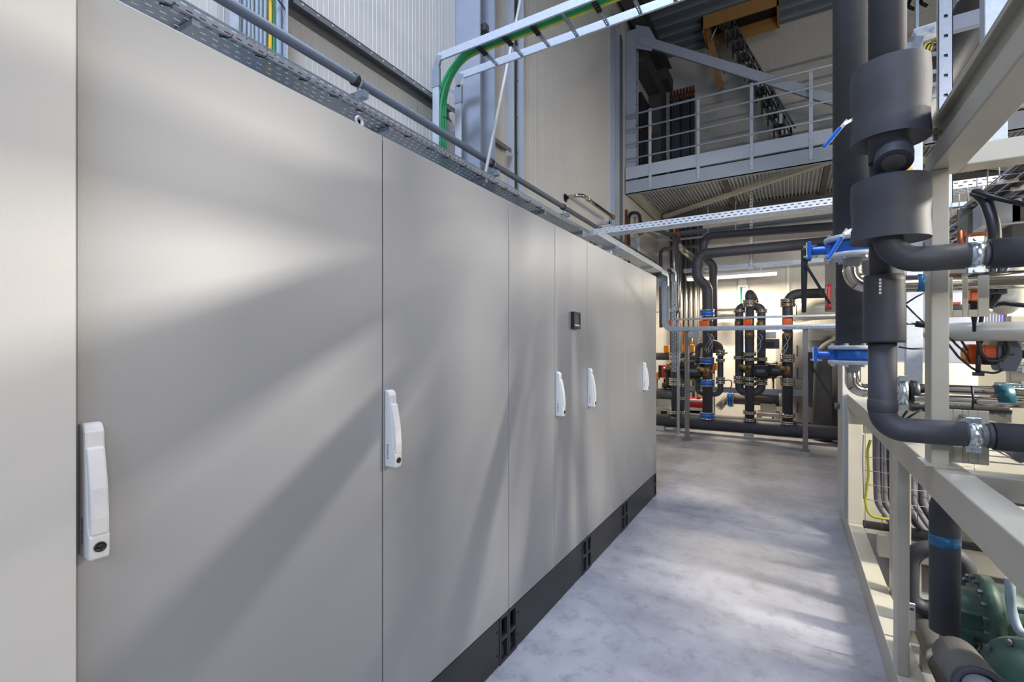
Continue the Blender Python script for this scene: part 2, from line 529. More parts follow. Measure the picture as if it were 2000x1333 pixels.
# ================================================================== LEFT WALL: TRAYS, CABLES, PIPES
def tray(O, U, W, L, width, height, up=(0, 0, 1), slot=0.03, pitch=0.055, lip=0.008, rows=3):
    """perforated tray: O corner, U along, W across, up for the sides"""
    m = MB(); O, U, W, up = V(O), V(U), V(W), V(up)
    n = rows; rr = []
    for i in range(n):
        w0 = width * (i + 0.5) / n - 0.004
        rr.append((w0, w0 + 0.008, 0.3 if i % 2 else 0.8))
    m.perf(O, U, W, L, width, rr, slot, pitch)
    for o in (O, O + W * width):
        m.perf(o, U, up, L, height, [(height * 0.25, height * 0.25 + 0.007, 0.3), (height * 0.65, height * 0.65 + 0.007, 0.8)], slot, pitch)
    m.sheet([O + up * height, O + up * height + W * lip], U * L)
    m.sheet([O + W * width + up * height, O + W * width + up * height - W * lip], U * L)
    return m
# tray over the cabinets
TX, TZ1 = -2.10, 2.826
ct = thing('cable_tray', 'perforated steel cable tray running above the switch cabinets with orange cables inside', 'cable tray', (TX - 0.1, 2.5, TZ1))
m = MB()
U, W, UP = V((0, 1, 0)), V((-1, 0, 0)), V((0, 0, 1))
O = V((TX, 0.3, TZ1)); L = 5.12; TH = 0.042
m.perf(O, U, W, L, 0.2, [(0.014, 0.021, 0.2), (0.034, 0.041, 0.7), (0.075, 0.082, 0.3), (0.115, 0.122, 0.7), (0.155, 0.162, 0.3)], 0.025, 0.05)
m.perf(O + UP * 0.001, U, UP, L, TH, [(0.006, 0.012, 0.5), (0.026, 0.033, 0.1)], 0.025, 0.05)
m.perf(O + W * 0.2, U, UP, L, TH, [(0.006, 0.012, 0.5), (0.026, 0.033, 0.1)], 0.025, 0.05)
m.sheet([O + UP * TH, O + UP * (TH + 0.004), O + UP * (TH + 0.004) + W * 0.010], U * L)
m.sheet([O + W * 0.2 + UP * TH, O + W * 0.19 + UP * TH], U * L)
m.build('channel', 'galv', ct, solid=0.0015)
for i in range(18):
    yy = 0.75 + i * 0.195 + random.uniform(-0.03, 0.03)
    k = MB().tube([(TX - 0.03, yy - 0.03, TZ1 - 0.004), (TX - 0.008, yy - 0.005, TZ1 - 0.006), (TX + 0.004, yy, TZ1 - 0.003), (TX + 0.005, yy + 0.008, TZ1 + 0.012), (TX - 0.003, yy + 0.012, TZ1 + 0.016)], 0.0028, 6)
    k.build('cable_tie', 'cable_black', ct)
for yy in (1.0, 2.1, 3.15, 4.2, 5.2):
    MB().box(WX + 0.004, TX - 0.005, yy, yy + 0.03, TZ1 - 0.03, TZ1 - 0.004).build('wall_bracket', 'galv', ct)
for i, (dx, dz) in enumerate(((-0.020, 0.014), (-0.042, 0.015), (-0.030, 0.026))):
    o = MB().tube([(TX + dx, 0.32 + j * 0.30, TZ1 + dz + 0.002 * math.sin(j * 1.7 + i)) for j in range(17)], 0.0085, 8).build('orange_cable', 'orange_cable')
    tag(o, 'orange red cable lying in the tray above the cabinets, seen through its slots', 'cable', 'orange cables in the tray above the cabinets')
# lifting eyes on the cabinets' top edge
for yy, wh in ((1.06, 'above the foreground handle door'), (3.52, 'above the single-door cabinet near the end')):
    e = MB().box(CX - 0.06, CX - 0.025, yy - 0.02, yy + 0.02, TZ, TZ + 0.008)
    e.lathe((CX - 0.035, yy, TZ + 0.024), (1, 0, 0), [(0.009, -0.004), (0.018, -0.004), (0.018, 0.004), (0.009, 0.004), (0.009, -0.004)], 18)
    tag(e.build('lifting_eye', 'galv'), 'small galvanised lifting eye on the cabinet top ' + wh, 'lifting eye')

# vertical ladder with grey, yellow and green cables
lad = thing('cable_ladder', 'vertical wall cable ladder near the picture top carrying grey and yellow cables', 'cable ladder', (-2.5, 1.55, 2.0))
for yy in (1.385, 1.665):
    MB().box(-2.535, -2.475, yy, yy + 0.014, 2.0, 4.2).build('side_rail', 'galv_bright', lad)
for i in range(8):
    zz = 2.2 + i * 0.26
    MB().box(-2.53, -2.515, 1.395, 1.67, zz, zz + 0.02).build('rung', 'galv', lad)
MB().tube([(-2.474, 1.56, 3.43), (-2.470, 1.60, 3.425), (-2.472, 1.65, 3.40), (-2.48, 1.66, 3.395)], 0.004, 6).build('cable_tie', 'cable_black', lad)
wire = [('cable_grey', 1.416 + i * 0.0235) for i in range(7)] + [('yellow', 1.583), ('green', 1.605), ('cable_grey', 1.637)]
for i, (mm, yy) in enumerate(wire):
    r = 0.0095 if i < 7 else (0.010 if i == 7 else 0.007 if i == 8 else 0.0165)
    pts = [(-2.500 + 0.004 * math.sin(i * 2.1 + k), yy + 0.003 * math.sin(k * 1.3 + i), 2.02 + k * 0.24) for k in range(10)]
    lb = {'yellow': 'yellow cable between grey and green cables on the vertical wall ladder', 'green': 'thin green cable beside the yellow one on the vertical wall ladder'}.get(mm)
    if i == 9: lb = 'thickest grey cable at the far side of the vertical wall ladder'
    o = MB().tube(pts, r, 10).build('power_cable', mm)
    tag(o, lb or 'slim grey cable standing in the vertical wall ladder before the yellow cable', 'cable', None if lb else 'slim grey cables on the wall ladder')
# ledge profile on the wall
lg = MB()
lg.box(WX + 0.001, WX + 0.085, 1.74, 3.30, 3.535, 3.541)
lg.sheet([(WX + 0.085, 1.74, 3.500), (WX + 0.085, 1.74, 3.541)], (0, 1.56, 0))
lg.box(WX + 0.001, WX + 0.006, 1.74, 3.30, 3.47, 3.535)
ledge = tag(lg.build('wall_profile', 'profile'), 'dark horizontal steel profile with a row of bright rivets on the upper wall', 'profile')
for i in range(14):
    MB().disc((WX + 0.0865, 1.80 + i * 0.108, 3.522), (1, 0, 0), 0.007, 0.003, 10).build('rivet', 'galv_bright', ledge)
tag(MB().box(WX + 0.001, WX + 0.085, 3.66, 4.25, 3.535, 3.541).box(WX + 0.079, WX + 0.085, 3.66, 4.25, 3.500, 3.535).build('wall_profile', 'profile'), 'short dark steel profile on the wall beyond the blue-grey column', 'profile')
# grey pipe on brackets
PX, PZ2 = -2.25, 3.076
pp = thing('wall_pipe', 'dark grey pipe running along the wall above the cabinet tray on brackets', 'pipe', (PX, 5, PZ2 - 0.05))
MB().tube([(PX, 0.9, PZ2), (PX, 9.2, PZ2)], 0.027, 16).build('tube', 'grey_pipe', pp)
for yy in (1.985, 3.47, 4.98, 6.2, 7.9):
    MB().lathe((PX, yy - 0.035, PZ2), (0, 1, 0), [(0.025, 0), (0.036, 0), (0.036, 0.03), (0.025, 0.03)], 18).build('rubber_ring', 'black', pp)
    MB().lathe((PX, yy - 0.005, PZ2), (0, 1, 0), [(0.025, 0), (0.031, 0), (0.031, 0.022), (0.025, 0.022)], 18).build('pipe_clamp', 'galv', pp)
    MB().tube([(PX, yy, PZ2 - 0.025), (PX, yy, PZ2 - 0.08)], 0.006, 8).build('clamp_stud', 'galv', pp)
    MB().box(WX + 0.004, PX + 0.07, yy - 0.02, yy + 0.02, PZ2 - 0.115, PZ2 - 0.072).build('bracket', 'galv', pp)
# green cable ladder
GZ = 3.75
gl = thing('cable_ladder', 'galvanised cable ladder bending from the wall across the aisle with green cables', 'cable ladder', (-2.45, 3.1, 2.0))
for yy, zt in ((2.94, GZ - 0.03), (3.235, GZ - 0.03)):
    MB().box(-2.475, -2.415, yy, yy + 0.016, 2.1, zt).build('upright_rail', 'galv_bright', gl, bevel=0.002)
    MB().box(-2.43, 2.6, yy, yy + 0.016, GZ, GZ + 0.062).build('cross_rail', 'galv_bright', gl, bevel=0.002)
    MB().box(-2.480, -2.405, yy - 0.004, yy + 0.02, GZ - 0.20, GZ - 0.05).build('sleeve', 'galv', gl)
    MB().bar((-2.445, yy + 0.008, GZ - 0.06), (-2.405, yy + 0.008, GZ + 0.04), 0.024, 0.05).build('joint_plate', 'galv', gl)
for i in range(14):
    xx = -2.05 + i * 0.232
    r = MB()
    r.perf((xx - 0.011, 2.955, GZ + 0.004), (0, 1, 0), (1, 0, 0), 0.28, 0.022, [(0.008, 0.014, 0.3)], 0.012, 0.024)
    r.sheet([(xx - 0.011, 2.955, GZ + 0.004), (xx - 0.011, 2.955, GZ + 0.018)], (0, 0.28, 0))
    r.sheet([(xx + 0.011, 2.955, GZ + 0.004), (xx + 0.011, 2.955, GZ + 0.018)], (0, 0.28, 0))
    r.build('rung', 'galv', gl, solid=0.002)
    if i not in (3,):
        k = MB()
        for q in range(4):
            k.box(xx - 0.017, xx + 0.017, 2.962 + q * 0.03, 2.984 + q * 0.03, GZ - 0.004, GZ + 0.012)
        k.build('cable_clamp', 'black', gl)
for i in range(5):
    zz = 2.35 + i * 0.32
    r = MB().perf((-2.475, 2.955, zz), (0, 1, 0), (0, 0, 1), 0.28, 0.022, [(0.008, 0.014, 0.3)], 0.012, 0.024)
    r.build('rung', 'galv', gl, solid=0.002)
MB().tube([(-2.40, 2.98, 3.32), (-2.385, 3.03, 3.32), (-2.40, 3.09, 3.32)], 0.005, 6).build('cable_tie', 'cable_black', gl)
for i in range(7):
    a, b = i % 4, i // 4
    yy = 2.974 + a * 0.029 + b * 0.012
    xo = -2.455 + 0.026 * b; zo = GZ + 0.034 + 0.026 * b
    mm = 'lime' if i == 3 else 'green'
    R = 0.42 + 0.02 * b - 0.03 * a
    pts = fillet([(xo, yy, 2.15), (xo, yy, zo), (2.5, yy, zo)], R, 14)
    o = MB().tube(pts, 0.0125, 10).build('earth_cable', mm)
    tag(o, 'yellow green earth cable at the inner side of the green cable bundle' if i == 3 else 'green cable curving from the wall onto the ladder across the aisle', 'cable', None if i == 3 else 'green cables on the ladder across the aisle')
# blue-grey steel column
cl = thing('steel_column', 'wide blue-grey steel column standing against the wall behind the cable ladder', 'column', (-2.47, 3.53, 0))
MB().box(WX + 0.004, -2.335, 3.405, 3.419, 0, CZ).build('flange', 'bluegrey', cl)
MB().box(WX + 0.004, -2.335, 3.641, 3.655, 0, CZ).build('flange', 'bluegrey', cl)
MB().box(-2.472, -2.462, 3.419, 3.641, 0, CZ).build('web', 'bluegrey', cl)
MB().box(-2.462, -2.34, 3.5, 3.56, 4.30, 4.36).build('bracket', 'darksteel', cl)
rd = thing('brace_rod', 'thin white diagonal rod crossing in front of the steel column', 'rod', (-2.19, 3.2, 2.3))
p0, p1 = V((-2.19, 3.256, 2.86)), V((-2.19, 4.22, 5.82))
MB().tube([p0, p1], 0.013, 12).build('rod', 'white', rd)
MB().tube([p0 - (p1 - p0) * 0.02, p0 + (p1 - p0) * 0.02], 0.018, 12).build('end_sleeve', 'galv', rd)
# vertical duct with dark green cables beyond the column
vd = thing('cable_riser', 'narrow vertical wall tray with dark cables beyond the steel column', 'cable tray', (-2.56, 4.42, 0))
MB().box(-2.6, -2.52, 4.305, 4.32, 0.2, CZ).build('side_rail', 'galv_bright', vd)
MB().box(-2.6, -2.52, 4.515, 4.53, 0.2, CZ).build('side_rail', 'galv_bright', vd)
for i in range(12):
    MB().box(-2.595, -2.58, 4.32, 4.515, 2.4 + i * 0.4, 2.42 + i * 0.4).build('rung', 'galv', vd)
for i in range(4):
    o = MB().tube([(-2.555 + 0.004 * math.sin(k + i), 4.345 + i * 0.024 + 0.004 * math.sin(k * 1.1 + i), 0.3 + k * 0.5) for k in range(16)], 0.011, 8).build('riser_cable', 'cable_black' if i % 2 else mat('dark_green_cable', '#2b4a3a', 0.5))
    tag(o, 'black cable in the narrow vertical tray beyond the column' if i % 2 else 'dark green cable in the narrow vertical tray beyond the column', 'cable', 'black cables in the vertical tray' if i % 2 else 'dark green cables in the vertical tray')
# small stainless pipe leaving the wall
sp = thing('wall_spout', 'small stainless pipe leaving the wall and turning along it above the far cabinets', 'pipe', (-2.6, 5.78, 3.45))
MB().pipe([(-2.6, 5.80, 3.46), (-2.37, 5.80, 3.47), (-2.37, 7.05, 3.47)], 0.026, 0.10, 14, 8).build('tube', 'chrome', sp)
MB().disc((-2.595, 5.80, 3.46), (1, 0, 0), 0.055, 0.006).build('wall_flange', 'black', sp)
MB().lathe((-2.37, 6.02, 3.47), (0, 1, 0), [(0.028, 0), (0.033, 0), (0.033, 0.05), (0.028, 0.05)], 16).build('coupling', 'chrome', sp)
MB().lathe((-2.37, 7.02, 3.47), (0, 1, 0), [(0.028, 0), (0.038, 0), (0.038, 0.07), (0.03, 0.07)], 8).build('nut', 'brass', sp)
MB().box(-2.6, -2.39, 7.0, 7.03, 3.36, 3.40).build('bracket', 'galv', sp)
MB().box(-2.41, -2.37, 7.0, 7.03, 3.36, 3.45).build('bracket', 'galv', sp)
sp2 = thing('wall_spout', 'short thin pipe stub leaving the wall low beside the vertical perforated tray', 'pipe', (-2.6, 6.6, 3.05))
MB().tube([(-2.6, 6.72, 3.0), (-2.3, 6.72, 3.0)], 0.018, 12).build('tube', 'steel', sp2)
MB().disc((-2.595, 6.72, 3.0), (1, 0, 0), 0.05, 0.006).build('wall_flange', 'black', sp2)
# far vertical perforated tray
ft = thing('cable_riser', 'vertical perforated cable tray with dark cables beside the gallery', 'cable tray', (-2.55, 7.9, 0))
MB().perf((-2.52, 7.64, 1.0), (0, 0, 1), (0, 1, 0), 6.0, 0.22, [(0.05, 0.07, 0.3), (0.13, 0.15, 0.3)], 0.03, 0.075).build('cover', 'galv_bright', ft, solid=0.002)
MB().box(-2.6, -2.52, 7.62, 7.635, 1.0, 7.0).box(-2.6, -2.52, 7.862, 7.877, 1.0, 7.0).build('side_rail', 'galv', ft)
for i in range(3):
    o = MB().tube([(-2.56, 7.93 + i * 0.075, 1.0), (-2.56, 7.93 + i * 0.075, 6.6 + i * 0.1), (-2.58, 7.93 + i * 0.075, 6.7 + i * 0.1)], 0.03, 10).build('conduit', 'grey_pipe')
    tag(o, 'dark vertical conduit beside the perforated tray near the gallery', 'conduit', 'conduits beside the perforated tray')
# cross tray over the aisle
xt = thing('cable_tray', 'perforated cable tray crossing the aisle from the wall to the dark pipes', 'cable tray', (0, 5.5, TZ1))
cm = MB()
O = V((-2.03, 5.40, TZ1)); U, W, UP = V((1, 0, 0)), V((0, 1, 0)), V((0, 0, 1))
cm.perf(O, U, W, 3.9, 0.2, [(0.02, 0.032, 0.2), (0.06, 0.072, 0.7), (0.10, 0.112, 0.2), (0.14, 0.152, 0.7), (0.175, 0.187, 0.2)], 0.028, 0.06)
cm.perf(O, U, UP, 3.9, 0.064, [(0.014, 0.023, 0.2), (0.042, 0.051, 0.7)], 0.028, 0.06)
cm.perf(O + W * 0.2, U, UP, 3.9, 0.064, [(0.014, 0.023, 0.2), (0.042, 0.051, 0.7)], 0.028, 0.06)
cm.sheet([O + UP * 0.064, O + UP * 0.064 + W * 0.01], U * 3.9)
cm.build('channel', 'galv_bright', xt, solid=0.0015)
bend = MB()
arc = [V((-2.03 - 0.07 * math.sin(a), 5.47 - 0.07 * math.cos(a), TZ1)) for a in [i * math.pi / 12 for i in range(7)]]
bend.sheet(arc, (0, 0, 0.064))
bend.add([(-2.03, 5.40, TZ1 - 0.001), (-2.1, 5.47, TZ1 - 0.001), (-2.1, 5.42, TZ1 - 0.001), (-2.3, 5.42, TZ1 - 0.001), (-2.3, 5.6, TZ1 - 0.001), (-2.03, 5.6, TZ1 - 0.001)], [(0, 1, 2, 3, 4, 5)])
bend.build('corner_piece', 'galv_bright', xt, solid=0.0015)
MB().box(1.6, 1.64, 5.45, 5.49, 2.0, TZ1).build('stand_post', 'galv', xt)
# ================================================================== GALLERY
GY = 8.40            # front edge
GF = 4.55            # floor level
g = thing('gallery_platform', 'steel gallery platform with ribbed sheet underside at the far end', 'platform', (0.5, GY, GF))
X0, X1 = -2.58, 3.2
eb = MB()
eb.box(X0, X1, GY, GY + 0.012, 4.22, 4.47).box(X0, X1, GY, GY + 0.09, 4.22, 4.235).box(X0, X1, GY, GY + 0.09, 4.455, 4.47)
eb.build('edge_beam', 'bluegrey', g)
MB().box(X0, X1, GY + 0.0, GY + 0.008, 4.49, 4.70).build('toe_board', 'rail', g)
MB().box(X0, X1, GY + 0.05, FY - 0.01, 4.47, 4.485).build('floor_plate', 'deck', g)
prof = []; x = X0
while x < X1 - 0.05:
    prof += [(x, GY + 0.1, 4.38), (x + 0.022, GY + 0.1, 4.38), (x + 0.03, GY + 0.1, 4.43), (x + 0.052, GY + 0.1, 4.43)]
    x += 0.06
MB().sheet(prof, (0, FY - GY - 0.12, 0)).build('ribbed_sheet', 'deck', g)
MB().box(X0, X1, FY - 0.14, FY - 0.01, 4.20, 4.40).build('wall_beam', 'darksteel', g)
for xx in (X0 + 0.02, -1.05, 0.45, 1.95):
    MB().box(xx, xx + 0.09, GY + 0.02, FY - 0.14, 4.24 if xx < -2 else 4.335, 4.385).build('joist', 'beige' if xx < -2 else 'darksteel', g)
MB().bar((X0 + 0.2, FY - 0.25, 4.30), (0.75, GY + 0.10, 4.30), 0.11, 0.06).build('cross_brace', 'beige', g)
MB().bar((0.75, GY + 0.10, 4.30), (3.1, FY - 0.25, 4.30), 0.11, 0.06).build('cross_brace', 'beige', g)
gr = thing('guard_rail', 'grey steel guard rail with four horizontal bars on the gallery edge', 'railing', (0.5, GY, GF))
for i in range(7):
    xx = -2.14 + i * 0.797
    MB().box(xx - 0.025, xx + 0.025, GY - 0.014, GY - 0.002, 4.28, 5.66).build('post', 'rail', gr, bevel=0.002)
    for zz in (4.36, 4.60): MB().disc((xx, GY - 0.016, zz), (0, 1, 0), 0.014, 0.01, 10).build('post_bolt', 'galv', gr)
for zz in (5.62, 5.36, 5.10, 4.84):
    MB().tube([(X0 + 0.01, GY - 0.02, zz), (X1, GY - 0.02, zz)], 0.014 if zz < 5.6 else 0.018, 10).build('bar', 'rail', gr)
# column and diagonal brace at the gallery front
gc = thing('steel_column', 'slim blue-grey steel column at the wall corner of the gallery', 'column', (-2.5, 8.55, 4.5))
MB().box(-2.59, -2.41, 8.47, 8.482, 4.48, 7.2).build('flange', 'bluegrey', gc)
MB().box(-2.59, -2.41, 8.62, 8.632, 4.48, 7.2).build('flange', 'bluegrey', gc)
MB().box(-2.505, -2.495, 8.482, 8.62, 4.48, 7.2).build('web', 'bluegrey', gc)
for i in range(6):
    MB().box(-2.495, -2.415, 8.482, 8.62, 4.75 + i * 0.38, 4.76 + i * 0.38).build('stiffener', 'bluegrey', gc)
gb = thing('diagonal_brace', 'long blue-grey diagonal brace falling across the gallery railing', 'brace', (-1, 8.56, 5.8))
p0, p1 = V((-2.36, 8.50, 7.00)), V((1.55, 8.50, 3.95 + 0.55))
MB().bar(p0, p1, 0.06, 0.15, up=(0, 0, 1)).build('tube', 'bluegrey', gb, bevel=0.006)
MB().prism([(-2.42, 8.486, 6.86), (-2.42, 8.486, 7.28), (-2.18, 8.486, 7.16), (-2.06, 8.486, 6.90), (-2.14, 8.486, 6.72)], (0, 0.012, 0)).build('gusset_plate', 'bluegrey', gb)
for dx, dz in ((-2.30, 7.0), (-2.22, 6.95), (-2.28, 6.9)):
    MB().disc((dx, 8.482, dz), (0, 1, 0), 0.016, 0.012, 8).build('bolt', 'galv', gb)
# dark eaves beams along the wall under the roof
e1 = thing('eaves_beam', 'dark steel beam running under the roof along the wall above the gallery', 'beam', (-2.3, 9, 7.5))
MB().box(-2.52, -2.28, 6.6, FY, 7.62, 7.65).box(-2.42, -2.39, 6.6, FY, 7.36, 7.62).box(-2.5, -2.3, 6.6, FY, 7.33, 7.36).build('section', 'darksteel', e1)
MB().box(-2.5, -2.24, 10.2, 10.75, 7.10, 7.33).build('end_block', 'darksteel', e1)
e2 = thing('duct_beam', 'dark box section below the roof beam dropping to the gallery door', 'beam', (-2.45, 9.6, 6.8))
MB().box(-2.58, -2.34, 8.75, 10.55, 6.75, 7.05).build('section', 'darksteel', e2)
MB().box(-2.58, -2.34, 10.05, 10.55, 4.5, 6.75).build('shaft', 'darksteel', e2)
dp = thing('wall_cabinet', 'dark narrow wall cabinet on the gallery beside the column', 'cabinet', (-2.5, 9.2, 4.5))
MB().box(-2.59, -2.44, 8.95, 9.7, 4.5, 6.3).build('body', 'black', dp, bevel=0.01)
MB().box(-2.44, -2.425, 9.3, 9.33, 5.2, 5.5).build('handle', 'darksteel', dp)
MB().cbox((-2.42, 9.62, 5.9), 0.03, 0.06, 0.24).build('marker', 'orange', dp)
# bundle of pipes on the far wall, orange tops
for i in range(8):
    xx = -2.27 + i * 0.066
    r = thing('wall_conduit', 'dark slim pipe with orange top in the row on the far gallery wall', 'pipe', (xx, FY - 0.1, 0.3), 'orange-topped pipes on the far wall')
    MB().tube([(xx, FY - 0.1, 0.0), (xx, FY - 0.1, 6.86)], 0.026, 10).build('tube', 'grey_pipe' if i % 3 else 'foam', r)
    MB().lathe((xx, FY - 0.1, 6.86), (0, 0, 1), [(0.024, 0), (0.028, 0.02), (0.028, 0.10), (0.02, 0.12), (0.02, 0.2)], 10).build('end_cap', 'copper', r)
for i in range(5):
    xx = -2.03 + i * 0.098
    o = MB().tube([(xx, FY - 0.24, 0.0), (xx, FY - 0.24, 4.18)], 0.040, 12).build('steel_riser', 'steel')
    tag(o, 'shiny steel riser tube on the far wall behind the tall dark pipe', 'pipe', 'steel riser tubes on the far wall')
sgn = thing('wall_sign', 'faint rectangular sign on the far wall of the gallery', 'sign', (-0.75, FY - 0.02, 6.0))
c0 = at(1392, 225, FY - 0.02)
MB().cbox(c0, 0.24, 0.012, 0.10).build('panel', 'wallp', sgn)
MB().cbox(c0 + V((0, -0.008, 0.0)), 0.20, 0.004, 0.05).build('print', 'rail', sgn)
lg2 = thing('wall_logo', 'pale board with bold black swirls high on the far wall', 'sign', at(1790, 10, FY - 0.02))
c0 = at(1789, 8, FY - 0.03)
MB().cbox(c0 + V((0, 0, 0.12)), 0.36, 0.02, 0.58).build('board', 'wallp', lg2)
for dx in (-0.08, 0.09):
    MB().pipe([c0 + V((dx - 0.06, -0.012, 0.28)), c0 + V((dx + 0.05, -0.012, 0.22)), c0 + V((dx - 0.04, -0.012, 0.0)), c0 + V((dx + 0.06, -0.012, -0.10))], 0.028, 0.06, 8).build('swirl', 'logo', lg2)
# attic hatch and folding stair
hz = CZ - 0.02
h = thing('roof_hatch', 'wooden hatch frame in the gallery ceiling', 'hatch', (-0.85, 10.0, hz))
hx0, hx1, hy0, hy1 = -1.50, -0.20, 9.74, 10.46
for nm, a in (('frame_board', (hx0, hx0 + 0.03, hy0, hy1)), ('frame_board', (hx1 - 0.03, hx1, hy0, hy1)), ('frame_board', (hx0, hx1, hy0, hy0 + 0.03)), ('frame_board', (hx0, hx1, hy1 - 0.03, hy1))):
    MB().box(*a, hz - 0.22, hz + 0.02).build(nm, 'wood', h)
MB().box(hx0 + 0.03, hx1 - 0.03, hy0 + 0.03, hy1 - 0.03, hz + 0.01, hz + 0.02).build('dark_opening', 'black', h)
tp, tq = at(1386, 60, 10.1), at(1408, 175, 10.1)
MB().bar(at(1381, 45, 10.1), tq, 0.04, 0.12, up=(1, 0, 0)).build('hatch_leaf', 'wood', h)
MB().tube([at(1413, 22, 10.0), at(1388, 80, 10.0)], 0.018, 8).build('arm', 'galv', h)
MB().tube([at(1386, 40, 10.05), at(1415, 145, 10.05)], 0.014, 8).build('arm', 'grey_pipe', h)
fs = thing('folding_stair', 'folding scissor loft stair hanging from the wooden hatch to the gallery', 'stair', at(1475, 150, 10.0))
S0, S1 = at(1412, 38, 10.0), at(1540, 282, 10.0)
n = 11
for i in range(n):
    f = (i + 0.5) / n
    p = S0.lerp(S1, f)
    MB().box(p.x - 0.10, p.x + 0.10, 9.83, 10.17, p.z - 0.012, p.z + 0.012).build('tread', 'darksteel', fs)
    for yy in (9.84, 10.16):
        q = S0.lerp(S1, (i + 1.5) / n) if i < n - 1 else p + V((0.02, 0, -0.12))
        k = MB()
        for a, b in ((V((p.x - 0.085, yy, p.z + 0.10)), V((q.x - 0.085, yy, q.z + 0.10))), (V((p.x + 0.085, yy, p.z + 0.10)), V((q.x + 0.085, yy, q.z + 0.10))), (V((p.x - 0.085, yy, p.z + 0.11)), V((p.x - 0.085, yy, p.z - 0.13))), (V((p.x + 0.085, yy, p.z + 0.11)), V((p.x + 0.085, yy, p.z - 0.13)))):
            k.bar(a, b, 0.014, 0.030, up=(1, 0, 0))
        k.build('scissor_link', 'darksteel', fs)
MB().tube([at(1420, 25, 9.9), at(1553, 250, 9.9)], 0.020, 10).build('handrail', 'grey_pipe', fs)
MB().tube([at(1400, 115, 9.82), at(1457, 130, 9.82)], 0.014, 8).build('side_bar', 'rail', fs)
MB().cbox(at(1525, 232, 9.82), 0.05, 0.02, 0.18).build('foot_bracket', 'galv_bright', fs)

# ================================================================== FAR PLANT ROOM UNDER THE GALLERY
RY = 8.6
# long header pipe on the floor
hd = thing('header_pipe', 'long dark insulated header pipe lying just above the far floor', 'pipe', (-1, RY, 0))
MB().tube([(-2.28, RY, 0.17), (1.6, RY, 0.17)], 0.108, 20).build('insulation', 'foam', hd)
MB().lathe((-2.30, RY, 0.17), (1, 0, 0), [(0.02, -0.05), (0.10, -0.05), (0.10, -0.02), (0.135, -0.02), (0.135, 0.01), (0.105, 0.01), (0.105, 0.05)], 20).build('end_flange', 'galv', hd)
for xx in (-2.0, -0.6, 1.25):
    MB().box(xx - 0.07, xx + 0.07, RY - 0.06, RY + 0.06, 0, 0.075).build('foot', 'beige', hd)
hd2 = thing('header_pipe', 'thinner grey insulated pipe running behind the dark header pipe', 'pipe', (-1, 9.1, 0))
MB().tube([(-2.1, 9.05, 0.20), (0.27, 9.05, 0.20)], 0.07, 16).build('insulation', 'foam_grey', hd2)
for xx in (-1.9, 0.2): MB().box(xx - 0.05, xx + 0.05, 9.0, 9.1, 0, 0.14).build('foot', 'galv', hd2)

def fl(t, u, v, Y, r=0.085, h=0.05, m='chrome', bolts=True):
    """bolted flange pair on a vertical pipe"""
    c = at(u, v, Y)
    k = MB()
    k.lathe(c, (0, 0, 1), [(r * 0.72, -h), (r, -h), (r, -h * 0.35), (r * 0.78, -h * 0.3), (r * 0.78, h * 0.3), (r, h * 0.35), (r, h), (r * 0.72, h)], 18)
    if bolts:
        for j in range(6):
            a = j * math.pi / 3 + 0.3
            k.tube([c + V((math.cos(a) * r * 0.87, math.sin(a) * r * 0.87, -h * 1.35)), c + V((math.cos(a) * r * 0.87, math.sin(a) * r * 0.87, h * 1.35))], r * 0.09, 6)
    return k.build('flange', m, t)
def collar(t, u, v, Y, r, h, m):
    k = MB()
    k.lathe(at(u, v, Y), (0, 0, 1), [(r * 0.8, -h), (r, -h), (r, h), (r * 0.8, h)], 18)
    o = k.build('valve_ring', m, t)
    for s in (-1, 1):
        q = at(u, v, Y) + V((0, 0, s * h * 1.35))
        MB().lathe(q, (0, 0, 1), [(r * 0.7, -h * 0.3), (r * 1.04, -h * 0.3), (r * 1.04, h * 0.3), (r * 0.7, h * 0.3)], 18).build('flange', 'chrome', t)
    return o
def vpipe(t, u, v0, v1, Y, r, m='foam', nm='insulation'):
    a, b = at(u, v0, Y), at(u, v1, Y)
    return MB().tube([a, b], r, 16).build(nm, m, t)
def actuator(t, u, v, Y, s=1.0, m='orange'):
    c = at(u, v, Y)
    c = c + V((0, -0.12, 0))
    k = MB().box(c.x - 0.062 * s, c.x + 0.062 * s, c.y - 0.055, c.y + 0.06, c.z - 0.055 * s, c.z + 0.052 * s)
    o = k.build('valve_actuator', m, t, bevel=0.014)
    MB().tube([c + V((0.01, -0.055, 0.02)), c + V((0.01, -0.064, 0.02))], 0.013, 10).build('knob', 'white' if False else 'amber', t)
    return o
def brass(t, u, v, Y, s=1.0):
    c = at(u, v, Y)
    k = MB()
    k.tube([c + V((0, 0, -0.065 * s)), c + V((0, 0, 0.065 * s))], 0.078 * s, 14)
    k.tube([c + V((0, -0.03, 0)), c + V((-0.10 * s, -0.12, 0.05 * s))], [0.05 * s, 0.04 * s], 10)
    k.tube([c + V((-0.08 * s, -0.10, 0.04 * s)), c + V((-0.125 * s, -0.14, 0.062 * s))], 0.030 * s, 6)
    return k.build('strainer_valve', 'brass', t)
